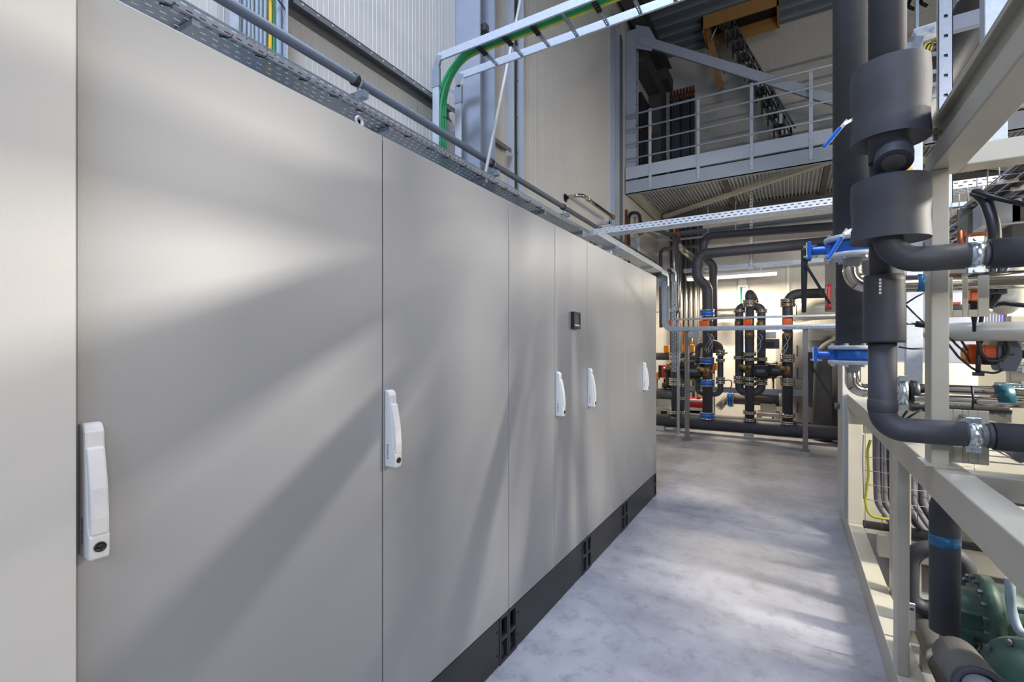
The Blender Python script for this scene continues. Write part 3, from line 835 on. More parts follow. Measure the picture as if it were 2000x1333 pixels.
def pump(t, u, v, Y, side, s=1.0):
    c = at(u, v, Y)
    k = MB()
    k.lathe(c, (side, 0, 0), [(0.02, -0.10 * s), (0.085 * s, -0.095 * s), (0.10 * s, -0.03 * s), (0.10 * s, 0.0), (0.125 * s, 0.01), (0.125 * s, 0.08 * s), (0.11 * s, 0.11 * s), (0.11 * s, 0.12 * s)], 18)
    k.box(c.x + side * 0.02 - 0.09 * s, c.x + side * 0.02 + 0.09 * s, c.y - 0.17, c.y - 0.06, c.z - 0.07 * s, c.z + 0.08 * s)
    o = k.build('pump_motor', 'black', t, bevel=0.008)
    MB().cbox(c + V((side * 0.02, -0.172, 0.0)), 0.10 * s, 0.006, 0.04 * s).build('pump_plate', 'dgrey', t)
    return o
def riser(label, u, Y=RY, group=None):
    return thing('pipe_riser', label, 'pipe', (at(u, 700, Y).x, Y, 0.2), group)
def wires(t, u, v, Y, n=3, m='box'):
    for i in range(min(n, 2)):
        c = at(u, v, Y - 0.16)
        pts = [c + V((random.uniform(-0.05, 0.05), random.uniform(-0.03, 0.0), 0.12 - 0.03 * k + random.uniform(-0.02, 0.02))) if k in (0, 8) else c + V((0.06 * math.sin(k * 0.45 + i * 1.5) + 0.03 * i, -0.02, 0.12 - 0.045 * k)) for k in range(9)]
        MB().tube(pts, 0.0045, 6).build('loose_wire', m, t)

# first riser by the cabinet end
Y = RY
t = riser('pipe riser nearest the cabinets with bright steel upper tube and copper tip', 1320)
vpipe(t, 1317, 600, 458, Y, 0.036, 'steel', 'steel_tube'); vpipe(t, 1317, 460, 440, Y, 0.016, 'copper', 'copper_tip')
vpipe(t, 1318, 822, 608, Y, 0.058)
for v in (606, 698, 706, 742, 750, 806, 818): fl(t, 1318, v, Y, 0.095, 0.026)
actuator(t, 1315, 632, Y, 0.95); brass(t, 1318, 720, Y, 0.9); wires(t, 1320, 660, Y, 3, 'steel')
t = riser('second pipe riser beside the copper-tipped one with black pump', 1330, 8.9)
vpipe(t, 1325, 690, 465, 8.9, 0.034, 'steel', 'steel_tube'); vpipe(t, 1325, 467, 448, 8.9, 0.015, 'copper', 'copper_tip')
vpipe(t, 1333, 820, 700, 8.9, 0.055)
for v in (704, 752, 778, 806): fl(t, 1333, v, 8.9, 0.09, 0.026)
actuator(t, 1327, 632, 8.9, 0.8); pump(t, 1333, 722, 8.9, 1, 0.8)
# third riser: tall dark pipe with S-bend and blue rings
t = riser('tall dark pipe riser with blue valve rings, orange actuator and S-bend at its top', 1381)
P = [at(1640, 472, 8.45), at(1374, 496, 8.45), at(1368, 523, 8.35) , at(1382, 556, RY), at(1382, 815, RY)]
MB().pipe([V((P[0].x, 8.45, P[1].z)), P[1] + V((-0.10, 0, 0)), V((P[1].x - 0.10, 8.45, P[1].z - 0.40)), V((P[3].x, RY, P[1].z - 0.55)), P[4]], 0.083, 0.17, 18, 8).build('insulation', 'foam', t)
for v in (612, 705, 748, 812): collar(t, 1381, v, Y, 0.115, 0.036, 'blue')
fl(t, 1381, 626, Y, 0.095, 0.02, bolts=False)
actuator(t, 1378, 634, Y, 1.15); brass(t, 1381, 726, Y, 1.12); pump(t, 1360, 724, Y + 0.05, -1, 1.25)
wires(t, 1380, 664, Y, 4, 'steel'); wires(t, 1384, 668, Y, 2, 'box')
MB().pipe([at(1384, 668, Y + 0.05), at(1407, 672, Y + 0.05), at(1407, 770, Y + 0.05), at(1384, 770, Y + 0.05)], 0.048, 0.13, 14).build('bypass_loop', 'foam', t)
MB().pipe([at(1378, 672, Y + 0.1), at(1363, 676, Y + 0.1), at(1363, 766, Y + 0.1), at(1378, 770, Y + 0.1)], 0.046, 0.10, 14).build('bypass_loop', 'foam', t)
for v in (686, 692, 704, 740, 747): fl(t, 1407, v, Y + 0.05, 0.075, 0.022)
MB().tube([at(1411, 690, Y - 0.05), at(1421, 690, Y - 0.05)], 0.014, 8).build('tap', 'brass', t)
MB().pipe([at(1413, 744, Y - 0.02), at(1429, 742, Y - 0.02), at(1429, 758, Y - 0.02), at(1413, 758, Y - 0.02)], 0.009, 0.04, 8).build('drain_hose', 'cable_black', t)
MB().lathe(at(1391, 726, Y - 0.16), (0, 1, 0), [(0.0, -0.02), (0.03, -0.018), (0.038, 0.02)], 12).build('gauge', 'copper', t)
# pipe behind it
t = thing('pipe_run', 'dark pipe running behind the S-bend pipe below the gallery and dropping behind it', 'pipe', (-1, 9.1, 3))
MB().pipe([V((1.2, 9.2, at(1500, 458, 9.2).z)), at(1374, 462, 9.2), V((at(1374, 462, 9.2).x, 9.2, at(1374, 500, 9.2).z)), at(1393, 520, 9.2), at(1393, 690, 9.2)], 0.07, 0.16, 16, 8).build('insulation', 'foam', t)
t = thing('pipe_run', 'thin dark pipe bending down on the wall corner beside the steel risers', 'pipe', (-2, 9.3, 3))
MB().pipe([V((at(1375, 477, 9.9).x, 9.9, at(1300, 487, 9.9).z)), at(1290, 487, 9.9), at(1291, 640, 9.9)], 0.036, 0.10, 12).build('insulation', 'foam', t)
for v in (520, 610):
    q = at(1291, v, 9.9); MB().box(WX + 0.004, q.x, 9.885, 9.915, q.z - 0.015, q.z + 0.015).build('wall_clip', 'galv', t)
# triple riser
t = riser('middle riser of three joined dark pipes with curved top and bottom links', 1464)
vpipe(t, 1464, 832, 586, Y, 0.070)
MB().pipe([at(1464, 590, Y), at(1463, 572, Y), at(1470, 580, Y + 0.25), at(1474, 592, Y + 0.3)], 0.066, 0.08, 14).build('top_bend', 'foam', t)
MB().pipe([at(1458, 598, Y + 0.05), at(1444, 601, Y + 0.05), at(1444, 764, Y + 0.05), at(1464, 768, Y + 0.02), at(1487, 764, Y + 0.05), at(1487, 601, Y + 0.05), at(1470, 598, Y + 0.05)], 0.064, 0.12, 16, 7).build('side_loop', 'foam', t)
for v in (590, 597): fl(t, 1464, v, Y, 0.105, 0.026)
for u, vs_ in ((1444, (608, 699, 738, 746)), (1464, (692, 702, 740, 750, 806, 820)), (1487, (608, 702, 741, 749))):
    for v in vs_: fl(t, u, v, Y + (0 if u == 1464 else 0.05), 0.10 if u == 1464 else 0.09, 0.024)
for u in (1443, 1486): vpipe(t, u, 640, 626, Y + 0.05, 0.066, 'brass', 'bare_section')
vpipe(t, 1464, 661, 648, Y, 0.073, 'brass', 'bare_section')
actuator(t, 1462, 630, Y, 1.0); brass(t, 1462, 721, Y, 1.0); pump(t, 1484, 724, Y - 0.02, 1, 1.15)
wires(t, 1478, 668, Y, 3, 'box')
# last riser
t = riser('riser with right-angled top bend to the dark pipes, farthest from the cabinets', 1537)
MB().pipe([V((1.0, Y, at(1600, 575, Y).z)), at(1538, 575, Y), at(1538, 836, Y)], 0.074, 0.15, 16, 8).build('insulation', 'foam', t)
for v in (588, 596, 696, 704, 742, 750, 812, 826): fl(t, 1538, v, Y, 0.108, 0.026)
vpipe(t, 1538, 661, 648, Y, 0.077, 'brass', 'bare_section')
actuator(t, 1538, 629, Y, 1.0); brass(t, 1536, 723, Y, 1.05); pump(t, 1519, 722, Y + 0.05, -1, 1.05)
wires(t, 1530, 668, Y, 3, 'box')
MB().pipe([at(1548, 594, Y), at(1556, 596, Y), at(1556, 618, Y)], 0.007, 0.03, 6).build('sensor_wire', 'cable_black', t)
# rack trays on posts
TY = 7.85
ft = thing('cable_tray', 'perforated cable tray at eye level on two floor posts before the far pipes', 'cable tray', (-0.6, TY, 0))
m = MB()
m.perf((-1.50, TY - 0.08, 1.725), (1, 0, 0), (0, 0, 1), 3.6, 0.062, [(0.014, 0.022, 0.2), (0.038, 0.046, 0.7)], 0.035, 0.07)
m.perf((-1.50, TY - 0.08, 1.725), (1, 0, 0), (0, 1, 0), 3.6, 0.16, [(0.03, 0.04, 0.2), (0.08, 0.09, 0.6), (0.12, 0.13, 0.2)], 0.035, 0.07)
m.perf((-1.50, TY + 0.08, 1.725), (1, 0, 0), (0, 0, 1), 3.6, 0.062, [(0.014, 0.022, 0.2)], 0.035, 0.07)
m.build('channel', 'galv', ft, solid=0.002)
for xx in (-1.42, 0.167):
    p = MB().box(xx - 0.032, xx + 0.032, TY - 0.03, TY + 0.03, 0.0, 1.725)
    p.build('post', 'steel', ft, bevel=0.003)
    MB().box(xx - 0.055, xx + 0.055, TY - 0.055, TY + 0.055, 0.0, 0.012).build('foot_plate', 'steel', ft)
# the tray rising in a bend at its end and running back over the cabinets
et = thing('cable_tray', 'cable tray bending up from the eye-level tray and back over the cabinets', 'cable tray', (-1.8, TY, 1.7))
def ribbon(path, side, width, upf, height):
    mb = MB()
    n = len(path)
    L = [V(p) for p in path]
    s = V(side) * width
    vs_ = []
    for i, p in enumerate(L):
        d = (L[min(i + 1, n - 1)] - L[max(i - 1, 0)]).normalized()
        nn = V(side).cross(d).normalized() * (height * upf)
        vs_ += [p, p + s, p + nn, p + s + nn]
    fs_ = []
    for i in range(n - 1):
        a, b = i * 4, (i + 1) * 4
        fs_ += [(a, a + 1, b + 1, b), (a, a + 2, b + 2, b), (a + 1, a + 3, b + 3, b + 1)]
    return mb.add(vs_, fs_)
pa = fillet([(-1.50, TY - 0.08, 1.725), (-1.79, TY - 0.08, 1.725), (-1.79, TY - 0.08, 2.52)], 0.26, 8)
ribbon(pa, (0, 1, 0), 0.16, 1, 0.07).build('rising_bend', 'galv', et, solid=0.002)
MB().perf((-1.79, TY - 0.08, 1.98), (0, 0, 1), (0, 1, 0), 0.5, 0.16, [(0.03, 0.045, 0.2), (0.075, 0.09, 0.6), (0.12, 0.135, 0.2)], 0.035, 0.07).build('perforated_face', 'galv', et, solid=0.002)
pb = fillet([(-1.86, TY - 0.02, 2.45), (-1.86, TY - 0.02, 2.66), (-1.86, TY - 0.5, 2.66)], 0.16, 8)
ribbon(pb, (1, 0, 0), 0.16, 1, 0.07).build('top_bend', 'galv', et, solid=0.002)
tray((-1.70, 4.6, 2.62), (0, 1, 0), (-1, 0, 0), 2.8, 0.16, 0.06, rows=3).build('top_tray', 'galv_bright', et, solid=0.002)
for yy in (5.2, 6.8):
    MB().box(WX + 0.004, -1.68, yy, yy + 0.03, 2.585, 2.618).build('wall_bracket', 'galv', et)
# second tray riser behind it
e2t = thing('cable_tray', 'second perforated vertical tray riser just behind the bending tray', 'cable tray', (-1.75, 8.35, 1.2))
pa = fillet([(-1.78, 8.2, 2.35), (-1.70, 8.35, 2.52), (-1.70, 8.35, 1.2)], 0.1, 6)
q0 = at(1312, 560, 8.25)
MB().perf((q0.x, 8.25, 1.05), (0, 0, 1), (1, 0, 0), 1.55, 0.07, [(0.012, 0.026, 0.2), (0.042, 0.056, 0.6)], 0.03, 0.06).build('channel', 'galv', e2t, solid=0.002)
ribbon(fillet([(q0.x, 8.25, 2.58), (q0.x, 8.25, 2.75), (q0.x, 7.9, 2.75)], 0.12, 8), (1, 0, 0), 0.07, 1, 0.05).build('top_bend', 'galv', e2t, solid=0.002)
# strut rail for the actuators
sr = thing('strut_rail', 'thin galvanised rail behind and above the eye-level tray', 'rail', (-0.6, 8.3, 1.9))
z0 = at(1460, 620.5, 8.3).z
MB().box(-1.68, 1.3, 8.28, 8.32, z0 - 0.016, z0 + 0.016).build('rail', 'galv', sr, bevel=0.003)
for xx in (-1.65, 0.9):
    MB().box(xx - 0.02, xx + 0.02, 8.32, 8.36, 0, z0).build('post', 'galv', sr)
lt = thing('cable_tray', 'low galvanised tray at pump height behind the risers', 'cable tray', (-0.5, 9.5, 1.0))
z0 = at(1500, 765, 9.5).z
MB().box(-1.75, 0.50, 9.42, 9.44, z0 - 0.05, z0 + 0.05).box(-1.75, 0.50, 9.44, 9.5, z0 - 0.05, z0 - 0.045).build('channel', 'galv', lt)
for xx in (-1.3, 0.44): MB().box(xx - 0.02, xx + 0.02, 9.45, 9.49, 0, z0 - 0.05).build('post', 'galv', lt)
# luminaire under the gallery
lp = thing('strip_luminaire', 'glowing strip luminaire below the gallery tray', 'lamp', (-1.0, 9.9, 2.8))
MB().box(-1.80, -0.22, 9.86, 9.96, 2.83, 2.88).build('housing', 'white', lp, bevel=0.006)
MB().box(-1.79, -0.23, 9.85, 9.97, 2.785, 2.832).build('diffuser', 'lamp', lp, bevel=0.012)
for xx in (-1.5, -0.5): MB().box(xx, xx + 0.02, 9.90, 9.92, 2.88, 2.97).build('hanger', 'galv', lp)
ut = thing('cable_tray', 'perforated tray hung above the glowing luminaire', 'cable tray', (-0.5, 10, 2.95))
tray((-1.86, 9.9, 2.965), (1, 0, 0), (0, 1, 0), 3.4, 0.14, 0.06, rows=3).build('channel', 'galv', ut, solid=0.002)
st = MB()
c0 = at(1467, 520, 9.85)
st.perf((c0.x - 0.03, 9.87, 2.9), (0, 0, 1), (1, 0, 0), 1.45, 0.06, [(0.02, 0.04, 0.3)], 0.03, 0.06)
st.box(c0.x - 0.03, c0.x - 0.025, 9.87, 9.91, 2.9, 4.34).box(c0.x + 0.025, c0.x + 0.03, 9.87, 9.91, 2.9, 4.34)
st.build('hanger_strut', 'galv_bright', ut)
MB().box(c0.x - 0.04, c0.x + 0.05, 9.70, 10.1, 2.90, 2.935).build('hanger_foot', 'galv', ut)
# grey conduit frame under the gallery
cf = thing('conduit_run', 'grey square conduit running under the gallery above the dark pipes', 'conduit', (-0.5, 10.3, 3.7))
z0 = at(1400, 448, 10.2).z
MB().box(-2.2, 2.2, 10.18, 10.26, z0 - 0.04, z0 + 0.04).build('conduit', 'grey_pipe', cf)
MB().box(-2.2, 2.2, 10.10, 10.14, z0 - 0.16, z0 - 0.12).build('conduit', 'steel', cf)
MB().bar((-2.2, 10.2, z0), (-2.45, 9.1, z0), 0.08, 0.06).build('return_arm', 'grey_pipe', cf)
for xx in (-1.45, -0.95): MB().box(xx, xx + 0.02, 10.16, 10.18, z0 - 0.2, z0 + 0.5).build('hanger', 'galv', cf)
MB().cbox((-2.42, 9.05, z0 - 0.03), 0.3, 0.16, 0.10).build('lamp_head', 'galv', cf)
# crossing steel tubes from the risers to the wall
for i, (v0, v1, lb) in enumerate(((480, 505, 'upper short steel tube sloping from the copper-tipped riser to the wall tubes'), (487, 512, 'lower short steel tube beside the sloping upper one'))):
    o = MB().tube([at(1328 + i * 2, v0, 8.75), at(1360 - i * 4, v1, 10.4)], 0.035, 12).build('link_tube', 'steel'); tag(o, lb, 'pipe')
# black hose loop on the left wall under the gallery
ho = thing('hose_loop', 'black hose loop with copper fitting on the wall below the gallery corner', 'hose', (-2.5, 8.6, 2.4))
MB().pipe([(-2.55, 8.50, 2.2), (-2.55, 8.50, 3.92), (-2.45, 8.8, 3.96), (-2.45, 8.95, 3.8), (-2.45, 9.0, 3.7)], 0.03, 0.16, 12, 8).build('hose', 'cable_black', ho)
MB().tube([(-2.57, 8.42, 2.3), (-2.57, 8.42, 3.95)], 0.022, 10).build('copper_tube', 'copper', ho)
MB().lathe((-2.45, 8.85, 3.62), (0, 1, 0), [(0.02, 0), (0.05, 0.02), (0.05, 0.1), (0.02, 0.12)], 12).build('fitting', 'brass', ho)
wp = thing('wall_rail', 'slim galvanised upright with clips on the wall beside the black hose', 'rail', (-2.5, 9.0, 2.2))
MB().box(-2.52, -2.49, 8.98, 9.01, 2.2, 4.05).build('upright', 'galv_bright', wp)
for zz in (2.4, 2.9, 3.4, 3.95): MB().box(-2.60, -2.46, 8.97, 9.02, zz, zz + 0.06).build('clip', 'galv', wp)
# things on the far wall and floor behind the risers
bx = thing('junction_box', 'grey junction box above the blue-ringed riser loop behind the eye-level tray', 'box', at(1356, 655, 9.0))
MB().cbox(at(1357, 654, 9.0), 0.17, 0.10, 0.13).build('body', 'box', bx, bevel=0.008)
for i in range(3):
    c0 = at(1350 + i * 6, 662, 9.0)
    MB().pipe([c0, c0 + V((0.01, -0.03, -0.12)), c0 + V((-0.05, -0.02, -0.25))], 0.007, 0.05, 6).build('wire', 'box', bx)
bx2 = thing('junction_box', 'grey junction box on the far wall behind the triple riser', 'box', at(1505, 660, 9.7))
MB().cbox(at(1504, 655, 9.7), 0.19, 0.12, 0.12).build('lid', 'box', bx2, bevel=0.008)
MB().cbox(at(1500, 672, 9.75), 0.36, 0.12, 0.18).build('body', 'dgrey', bx2, bevel=0.01)
for i in range(5):
    c0 = at(1494 + i * 4, 674, 9.68); MB().cbox(c0, 0.014, 0.01, 0.1).build('vent_slot', 'black', bx2)
for i, (u, v, lb) in enumerate(((1338, 651, 'orange valve motor high beside the grey junction box'), (1350, 650, 'orange valve motor touching the grey junction box'), (1338, 680, 'orange valve motor low on the dark wall pipe'), (1351, 681, 'larger orange valve motor low on the dark wall pipe'), (1302, 682, 'orange valve motor on the dark wall pipe by the cabinet edge'), (1283.5, 735, 'orange box at floor pump height by the cabinet edge'), (1395, 716, 'orange sensor head beside the bypass loop of the blue-ringed riser'))):
    c0 = at(u, v, 9.6)
    a = thing('valve_motor', lb, 'valve', c0)
    MB().cbox(c0, 0.10, 0.10, 0.15).build('housing', 'orange' if i < 2 else 'amber', a, bevel=0.015)
    ln = (0.34, 0.34, 0.16, 0.16, 0.16, c0.z, c0.z)[i]
    MB().tube([c0 + V((0, 0.03 if i < 5 else 0, -0.07)), c0 + V((0, 0.03 if i < 5 else 0, -ln))], 0.03 if i < 5 else 0.016, 10).build('valve_neck', 'brass' if i < 5 else 'steel', a)
wpipe = thing('pipe_run', 'dark horizontal wall pipe behind the first risers carrying orange valve motors', 'pipe', (-1.9, 9.7, 1.4))
z0 = at(1330, 697, 9.65).z
MB().tube([(-2.595, 9.65, z0), (-1.5, 9.65, z0)], 0.075, 14).build('insulation', 'foam', wpipe)
tw = thing('pipe_run', 'pair of short horizontal grey pipes on the wall left of the triple riser', 'pipe', at(1418, 605, 10.4))
for v, mm in ((602, 'foam_grey'), (614, 'steel')):
    z0 = at(1420, v, 10.4).z; MB().tube([(at(1394, v, 10.4).x, 10.4, z0), (at(1442, v, 10.4).x, 10.4, z0)], 0.06, 12).build('tube', mm, tw)
MB().cbox(at(1395, 606, 10.4), 0.03, 0.12, 0.36).build('end_plate', 'galv', tw)
q = at(1395, 606, 10.4)
MB().box(q.x - 0.02, q.x + 0.02, 10.45, FY, q.z - 0.02, q.z + 0.02).build('wall_arm', 'galv', tw)
gv = thing('cable_riser', 'vertical wall tray with bright green cable behind the triple riser', 'cable tray', at(1450, 650, 10.6))
c0 = at(1451, 650, 10.79)
MB().box(c0.x - 0.09, c0.x - 0.07, 10.74, 10.797, 1.0, 3.0).box(c0.x + 0.07, c0.x + 0.09, 10.74, 10.797, 1.0, 3.0).build('side_rail', 'galv', gv)
MB().box(c0.x - 0.07, c0.x + 0.07, 10.788, 10.797, 1.0, 3.0).build('back', 'galv_bright', gv)
MB().cbox(c0 + V((0, 0, 1.02)), 0.14, 0.1, 0.18).build('end_box', 'white', gv)
o = MB().pipe([c0 + V((-0.03, -0.018, 0.93)), c0 + V((-0.03, -0.018, -0.6)), c0 + V((-0.05, -0.018, -0.68))], 0.016, 0.06, 8).build('green_cable', 'green'); tag(o, 'bright green cable in the wall tray behind the triple riser', 'cable')
lo = thing('cable_loop', 'loop of bright green cable lying on the low tray behind the first post', 'cable', at(1350, 745, 9.4))
for r in (0.10, 0.135, 0.16):
    c0 = at(1349, 745, 9.47) + V((0, 0, -0.06))
    MB().tube([c0 + V((r * math.cos(a * 0.5), -0.01 * r * a, r * 0.9 * math.sin(a * 0.5))) for a in range(11)], 0.012, 8).build('strand', 'green', lo)
wm = thing('wall_light_strip', 'thin bright vertical strip on the far wall beside the last riser', 'strip', at(1539, 545, 10.7))
MB().cbox(at(1539, 545, 10.78), 0.05, 0.04, 0.55).build('strip', 'white', wm)
# floor-level horizontal pipe with blue valve
fp = thing('pipe_run', 'grey horizontal pipe with blue valve between the far floor pumps', 'pipe', at(1470, 780, 9.7))
z0 = at(1470, 781, 9.7).z
xa = at(1432, 781, 9.7).x; xb = at(1532, 781, 9.7).x
MB().tube([(xa, 9.7, z0), (xb, 9.7, z0)], 0.10, 16).build('insulation', 'foam_grey', fp)
MB().pipe([(xa - 0.05, 9.7, z0), (xa - 0.12, 9.7, z0 - 0.02), at(1403, 797, 9.6)], 0.07, 0.1, 14).build('steel_bend', 'steel', fp)
MB().lathe((xa - 0.04, 9.7, z0), (1, 0, 0), [(0.10, -0.03), (0.16, -0.03), (0.16, 0.03), (0.10, 0.03)], 18).build('valve', 'blue', fp)
for d in (-0.045, 0.045):
    MB().lathe((xa - 0.04 + d, 9.7, z0), (1, 0, 0), [(0.08, -0.012), (0.15, -0.012), (0.15, 0.012), (0.08, 0.012)], 18).build('flange', 'chrome', fp)
def pump_stand(label, u0, u1, vt, vb, Y, dark):
    a, b = at(u0, vt, Y), at(u1, vt, Y); zb = 0.0; zt = a.z
    t = thing('pump_stand', label, 'stand', ((a.x + b.x) / 2, Y, 0))
    MB().box(a.x, b.x, Y - 0.02, Y + 0.4, zt - 0.06, zt).build('top_frame', 'beige', t, bevel=0.004)
    for xx in (a.x, b.x - 0.06):
        for yy in (Y - 0.02, Y + 0.34):
            MB().box(xx, xx + 0.06, yy, yy + 0.06, 0, zt - 0.06).build('leg', 'beige', t, bevel=0.004)
    MB().box(a.x, b.x, Y - 0.01, Y + 0.03, 0.10, 0.15).build('stretcher', 'beige', t)
    m_ = (a.x + b.x) / 2
    MB().tube([(a.x - 0.1, Y + 0.2, zt + 0.24), (b.x + 0.05, Y + 0.2, zt + 0.24)], 0.10, 16).build('pipe', 'foam_grey', t)
    MB().box(m_ - 0.12, m_ + 0.12, Y + 0.06, Y + 0.34, zt, zt + 0.15).build('saddle', 'beige', t)
    for xx in (a.x - 0.1, b.x + 0.02):
        MB().lathe((xx, Y + 0.2, zt + 0.24), (1, 0, 0), [(0.09, -0.025), (0.14, -0.025), (0.14, 0.025), (0.09, 0.025)], 16).build('flange', 'galv_bright', t)
    if dark:
        MB().lathe((m_ + 0.05, Y + 0.2, zt + 0.36), (0, 0, 1), [(0.12, 0), (0.12, 0.08), (0.06, 0.1), (0.06, 0.28), (0.10, 0.3), (0.10, 0.36)], 16).build('pump_body', 'black', t)
    return t
pump_stand('beige pump stand beside the cabinet end with black pump on top', 1281, 1310, 796, 822, 8.95, True)
pump_stand('beige pump stand between the triple riser and the last riser', 1478, 1522, 806, 836, 9.3, False)
rb = thing('controller_box', 'red and black controller box on the wall by the cabinet end', 'box', at(1297, 726, 9.5))
MB().cbox(at(1292, 726, 9.5), 0.10, 0.1, 0.24).build('black_half', 'black', rb, bevel=0.006)
MB().cbox(at(1299, 726, 9.5), 0.10, 0.12, 0.25).build('red_half', 'red', rb, bevel=0.006)
MB().cbox(at(1297.5, 722, 9.43), 0.02, 0.01, 0.10).build('led', 'led', rb)
q = at(1299, 740, 9.5)
MB().tube([q, V((q.x, q.y, 0))], 0.03, 12).build('stem', 'black', rb)
rb2 = thing('controller_box', 'red and black controller box between the triple riser and the last riser', 'box', at(1508, 725, 9.4))
MB().cbox(at(1505, 725, 9.4), 0.07, 0.1, 0.26).build('red_half', 'red', rb2, bevel=0.006)
MB().cbox(at(1511, 725, 9.45), 0.08, 0.1, 0.26).build('black_half', 'black', rb2, bevel=0.006)
MB().cbox(at(1505, 722, 9.34), 0.018, 0.01, 0.14).build('led', 'led', rb2)
q = at(1510, 738, 9.45)
MB().tube([q, V((q.x, q.y, 0))], 0.02, 10).build('stem', 'steel', rb2)
rt = thing('expansion_tank', 'red tank lying behind the first floor post', 'tank', at(1363, 790, 9.3))
c0 = at(1363, 790, 9.3)
MB().lathe(c0 + V((-0.17, 0, 0)), (1, 0, 0), [(0.02, -0.03), (0.09, -0.01), (0.115, 0.04), (0.115, 0.30), (0.09, 0.35), (0.02, 0.37)], 20).build('tank', 'red', rt)
MB().cbox(c0 + V((0, 0, -0.14)), 0.36, 0.2, 0.06).build('saddle', 'dgrey', rt)
MB().lathe(c0 + V((0.02, -0.02, 0.11)), (0, 0, 1), [(0.04, 0), (0.04, 0.04), (0.02, 0.05), (0.02, 0.08)], 12).build('fitting', 'brass', rt)
wb = thing('equipment_box', 'white equipment box on the floor below the red tank', 'box', at(1364, 812, 9.3))
c0 = at(1364, 812, 9.3)
MB().box(c0.x - 0.20, c0.x + 0.20, 9.2, 9.5, 0.0, 0.50).build('body', 'white', wb, bevel=0.01)
MB().cbox((c0.x - 0.02, 9.198, 0.42), 0.16, 0.006, 0.03).build('slot', 'dgrey', wb)
cp = thing('wall_plate', 'small grey square plate on the low tray beside the last riser', 'plate', at(1515, 771, 9.4))
MB().cbox(at(1515, 771, 9.43), 0.16, 0.015, 0.16).build('plate', 'box', cp)
MB().disc(at(1515, 771, 9.42), (0, 1, 0), 0.010, 0.01, 10).build('screw', 'galv', cp)
# buffer tank, ducts and big grey pipe
bt = thing('buffer_tank', 'large metal-clad buffer tank behind the last riser', 'tank', (0.40, 10.12, 0))
BX, BY, BR = 0.24, 10.26, 0.50
MB().lathe((BX, BY, 0), (0, 0, 1), [(0.0, 0.06), (BR, 0.06), (BR, 1.72), (0.44, 1.80), (0.0, 1.84)], 40).build('cladding', 'tank', bt)
MB().lathe((BX, BY, 0.90), (0, 0, 1), [(BR + 0.002, 0), (BR + 0.005, 0.004), (BR + 0.002, 0.008)], 40).build('seam', 'darksteel', bt)
MB().lathe((BX, BY, 0.0), (0, 0, 1), [(0.42, 0), (0.42, 0.06)], 30).build('base_ring', 'darksteel', bt)
for zz in (1.40, 1.0, 0.40):
    a_ = math.radians(-108)
    MB().cbox((BX + (BR + 0.005) * math.cos(a_), BY + (BR + 0.005) * math.sin(a_), zz), 0.016, 0.02, 0.2).build('blue_mark', 'purple', bt)
du = thing('round_duct', 'thick pale duct lying across above the buffer tank', 'duct', (0.9, 9.6, 2.0))
MB().pipe([(0.06, 9.75, 2.06), (0.30, 9.6, 2.10), (2.2, 9.5, 2.14)], 0.17, 0.3, 24).build('cladding', 'cream', du)
MB().box(1.9, 1.98, 9.5, 9.58, 0, 1.98).build('support', 'beige', du)
gp = thing('pipe_bend', 'thick grey insulated pipe bending down to the floor beside the buffer tank', 'pipe', (0.42, 8.9, 0))
MB().pipe([(1.5, 8.9, 1.50), (0.42, 8.9, 1.50), (0.42, 8.9, 0.0)], 0.125, 0.26, 24, 6).build('insulation', 'foam_grey', gp)
dt = thing('dark_tank', 'dark insulated tank behind the thick grey pipe bend', 'tank', (0.94, 9.16, 0))
MB().lathe((0.95, 9.58, 0), (0, 0, 1), [(0, 0), (0.40, 0), (0.40, 1.62), (0.36, 1.68), (0, 1.72)], 32).build('insulation', 'foam', dt)
rh = thing('shutoff_handle', 'red lever handle on a grey box beside the dark vertical pipes', 'handle', at(1620, 578, 8.0))
MB().cbox(at(1621, 540, 8.1), 0.12, 0.1, 1.0).build('box', 'foam_grey', rh)
q = at(1660, 560, 8.1); q0 = at(1626, 560, 8.1)
MB().box(q0.x, q.x, 8.08, 8.12, q.z - 0.02, q.z + 0.02).build('arm', 'galv', rh)
MB().box(q.x - 0.03, q.x + 0.03, 8.07, 8.13, 1.70, q.z + 0.02).build('post', 'galv', rh)
MB().pipe([at(1621, 558, 7.95), at(1618, 562, 7.88), at(1618, 598, 7.88), at(1621, 602, 7.95)], 0.024, 0.04, 10).build('handle', 'red', rh)
# ================================================================== THE SKID FRAME
sk = thing('skid_frame', 'beige welded steel frame of the machine skid along the aisle', 'frame', (0.8, 2.6, 0))
bm_ = 0.004
MB().box(0.367, 0.457, 0.7, 5.0, 0.0, 0.15).build('base_rail', 'beige', sk, bevel=bm_)
MB().box(1.55, 1.64, 0.7, 5.0, 0.0, 0.15).build('base_rail', 'beige', sk, bevel=bm_)
MB().box(0.367, 0.447, 0.5, 4.37, 1.02, 1.115).build('middle_rail', 'beige', sk, bevel=bm_)
MB().box(1.55, 1.63, 0.5, 4.37, 1.02, 1.115).build('middle_rail', 'beige', sk, bevel=bm_)
MB().box(0.367, 0.447, 0.25, 1.98, 2.02, 2.082).build('top_rail', 'beige', sk, bevel=bm_)
MB().box(0.367, 0.41, 1.90, 1.98, 1.115, 2.02).build('post', 'beige', sk, bevel=bm_)
MB().box(0.367, 0.408, 2.445, 2.525, 0.15, 1.02).build('post', 'beige', sk, bevel=bm_)
MB().box(0.367, 0.457, 4.37, 4.45, 0.15, 1.115).build('post', 'beige', sk, bevel=bm_)
MB().box(1.55, 1.63, 4.37, 4.45, 0.15, 1.115).build('post', 'beige', sk, bevel=bm_)
MB().box(1.55, 1.63, 1.90, 1.98, 1.115, 2.02).build('post', 'beige', sk, bevel=bm_)
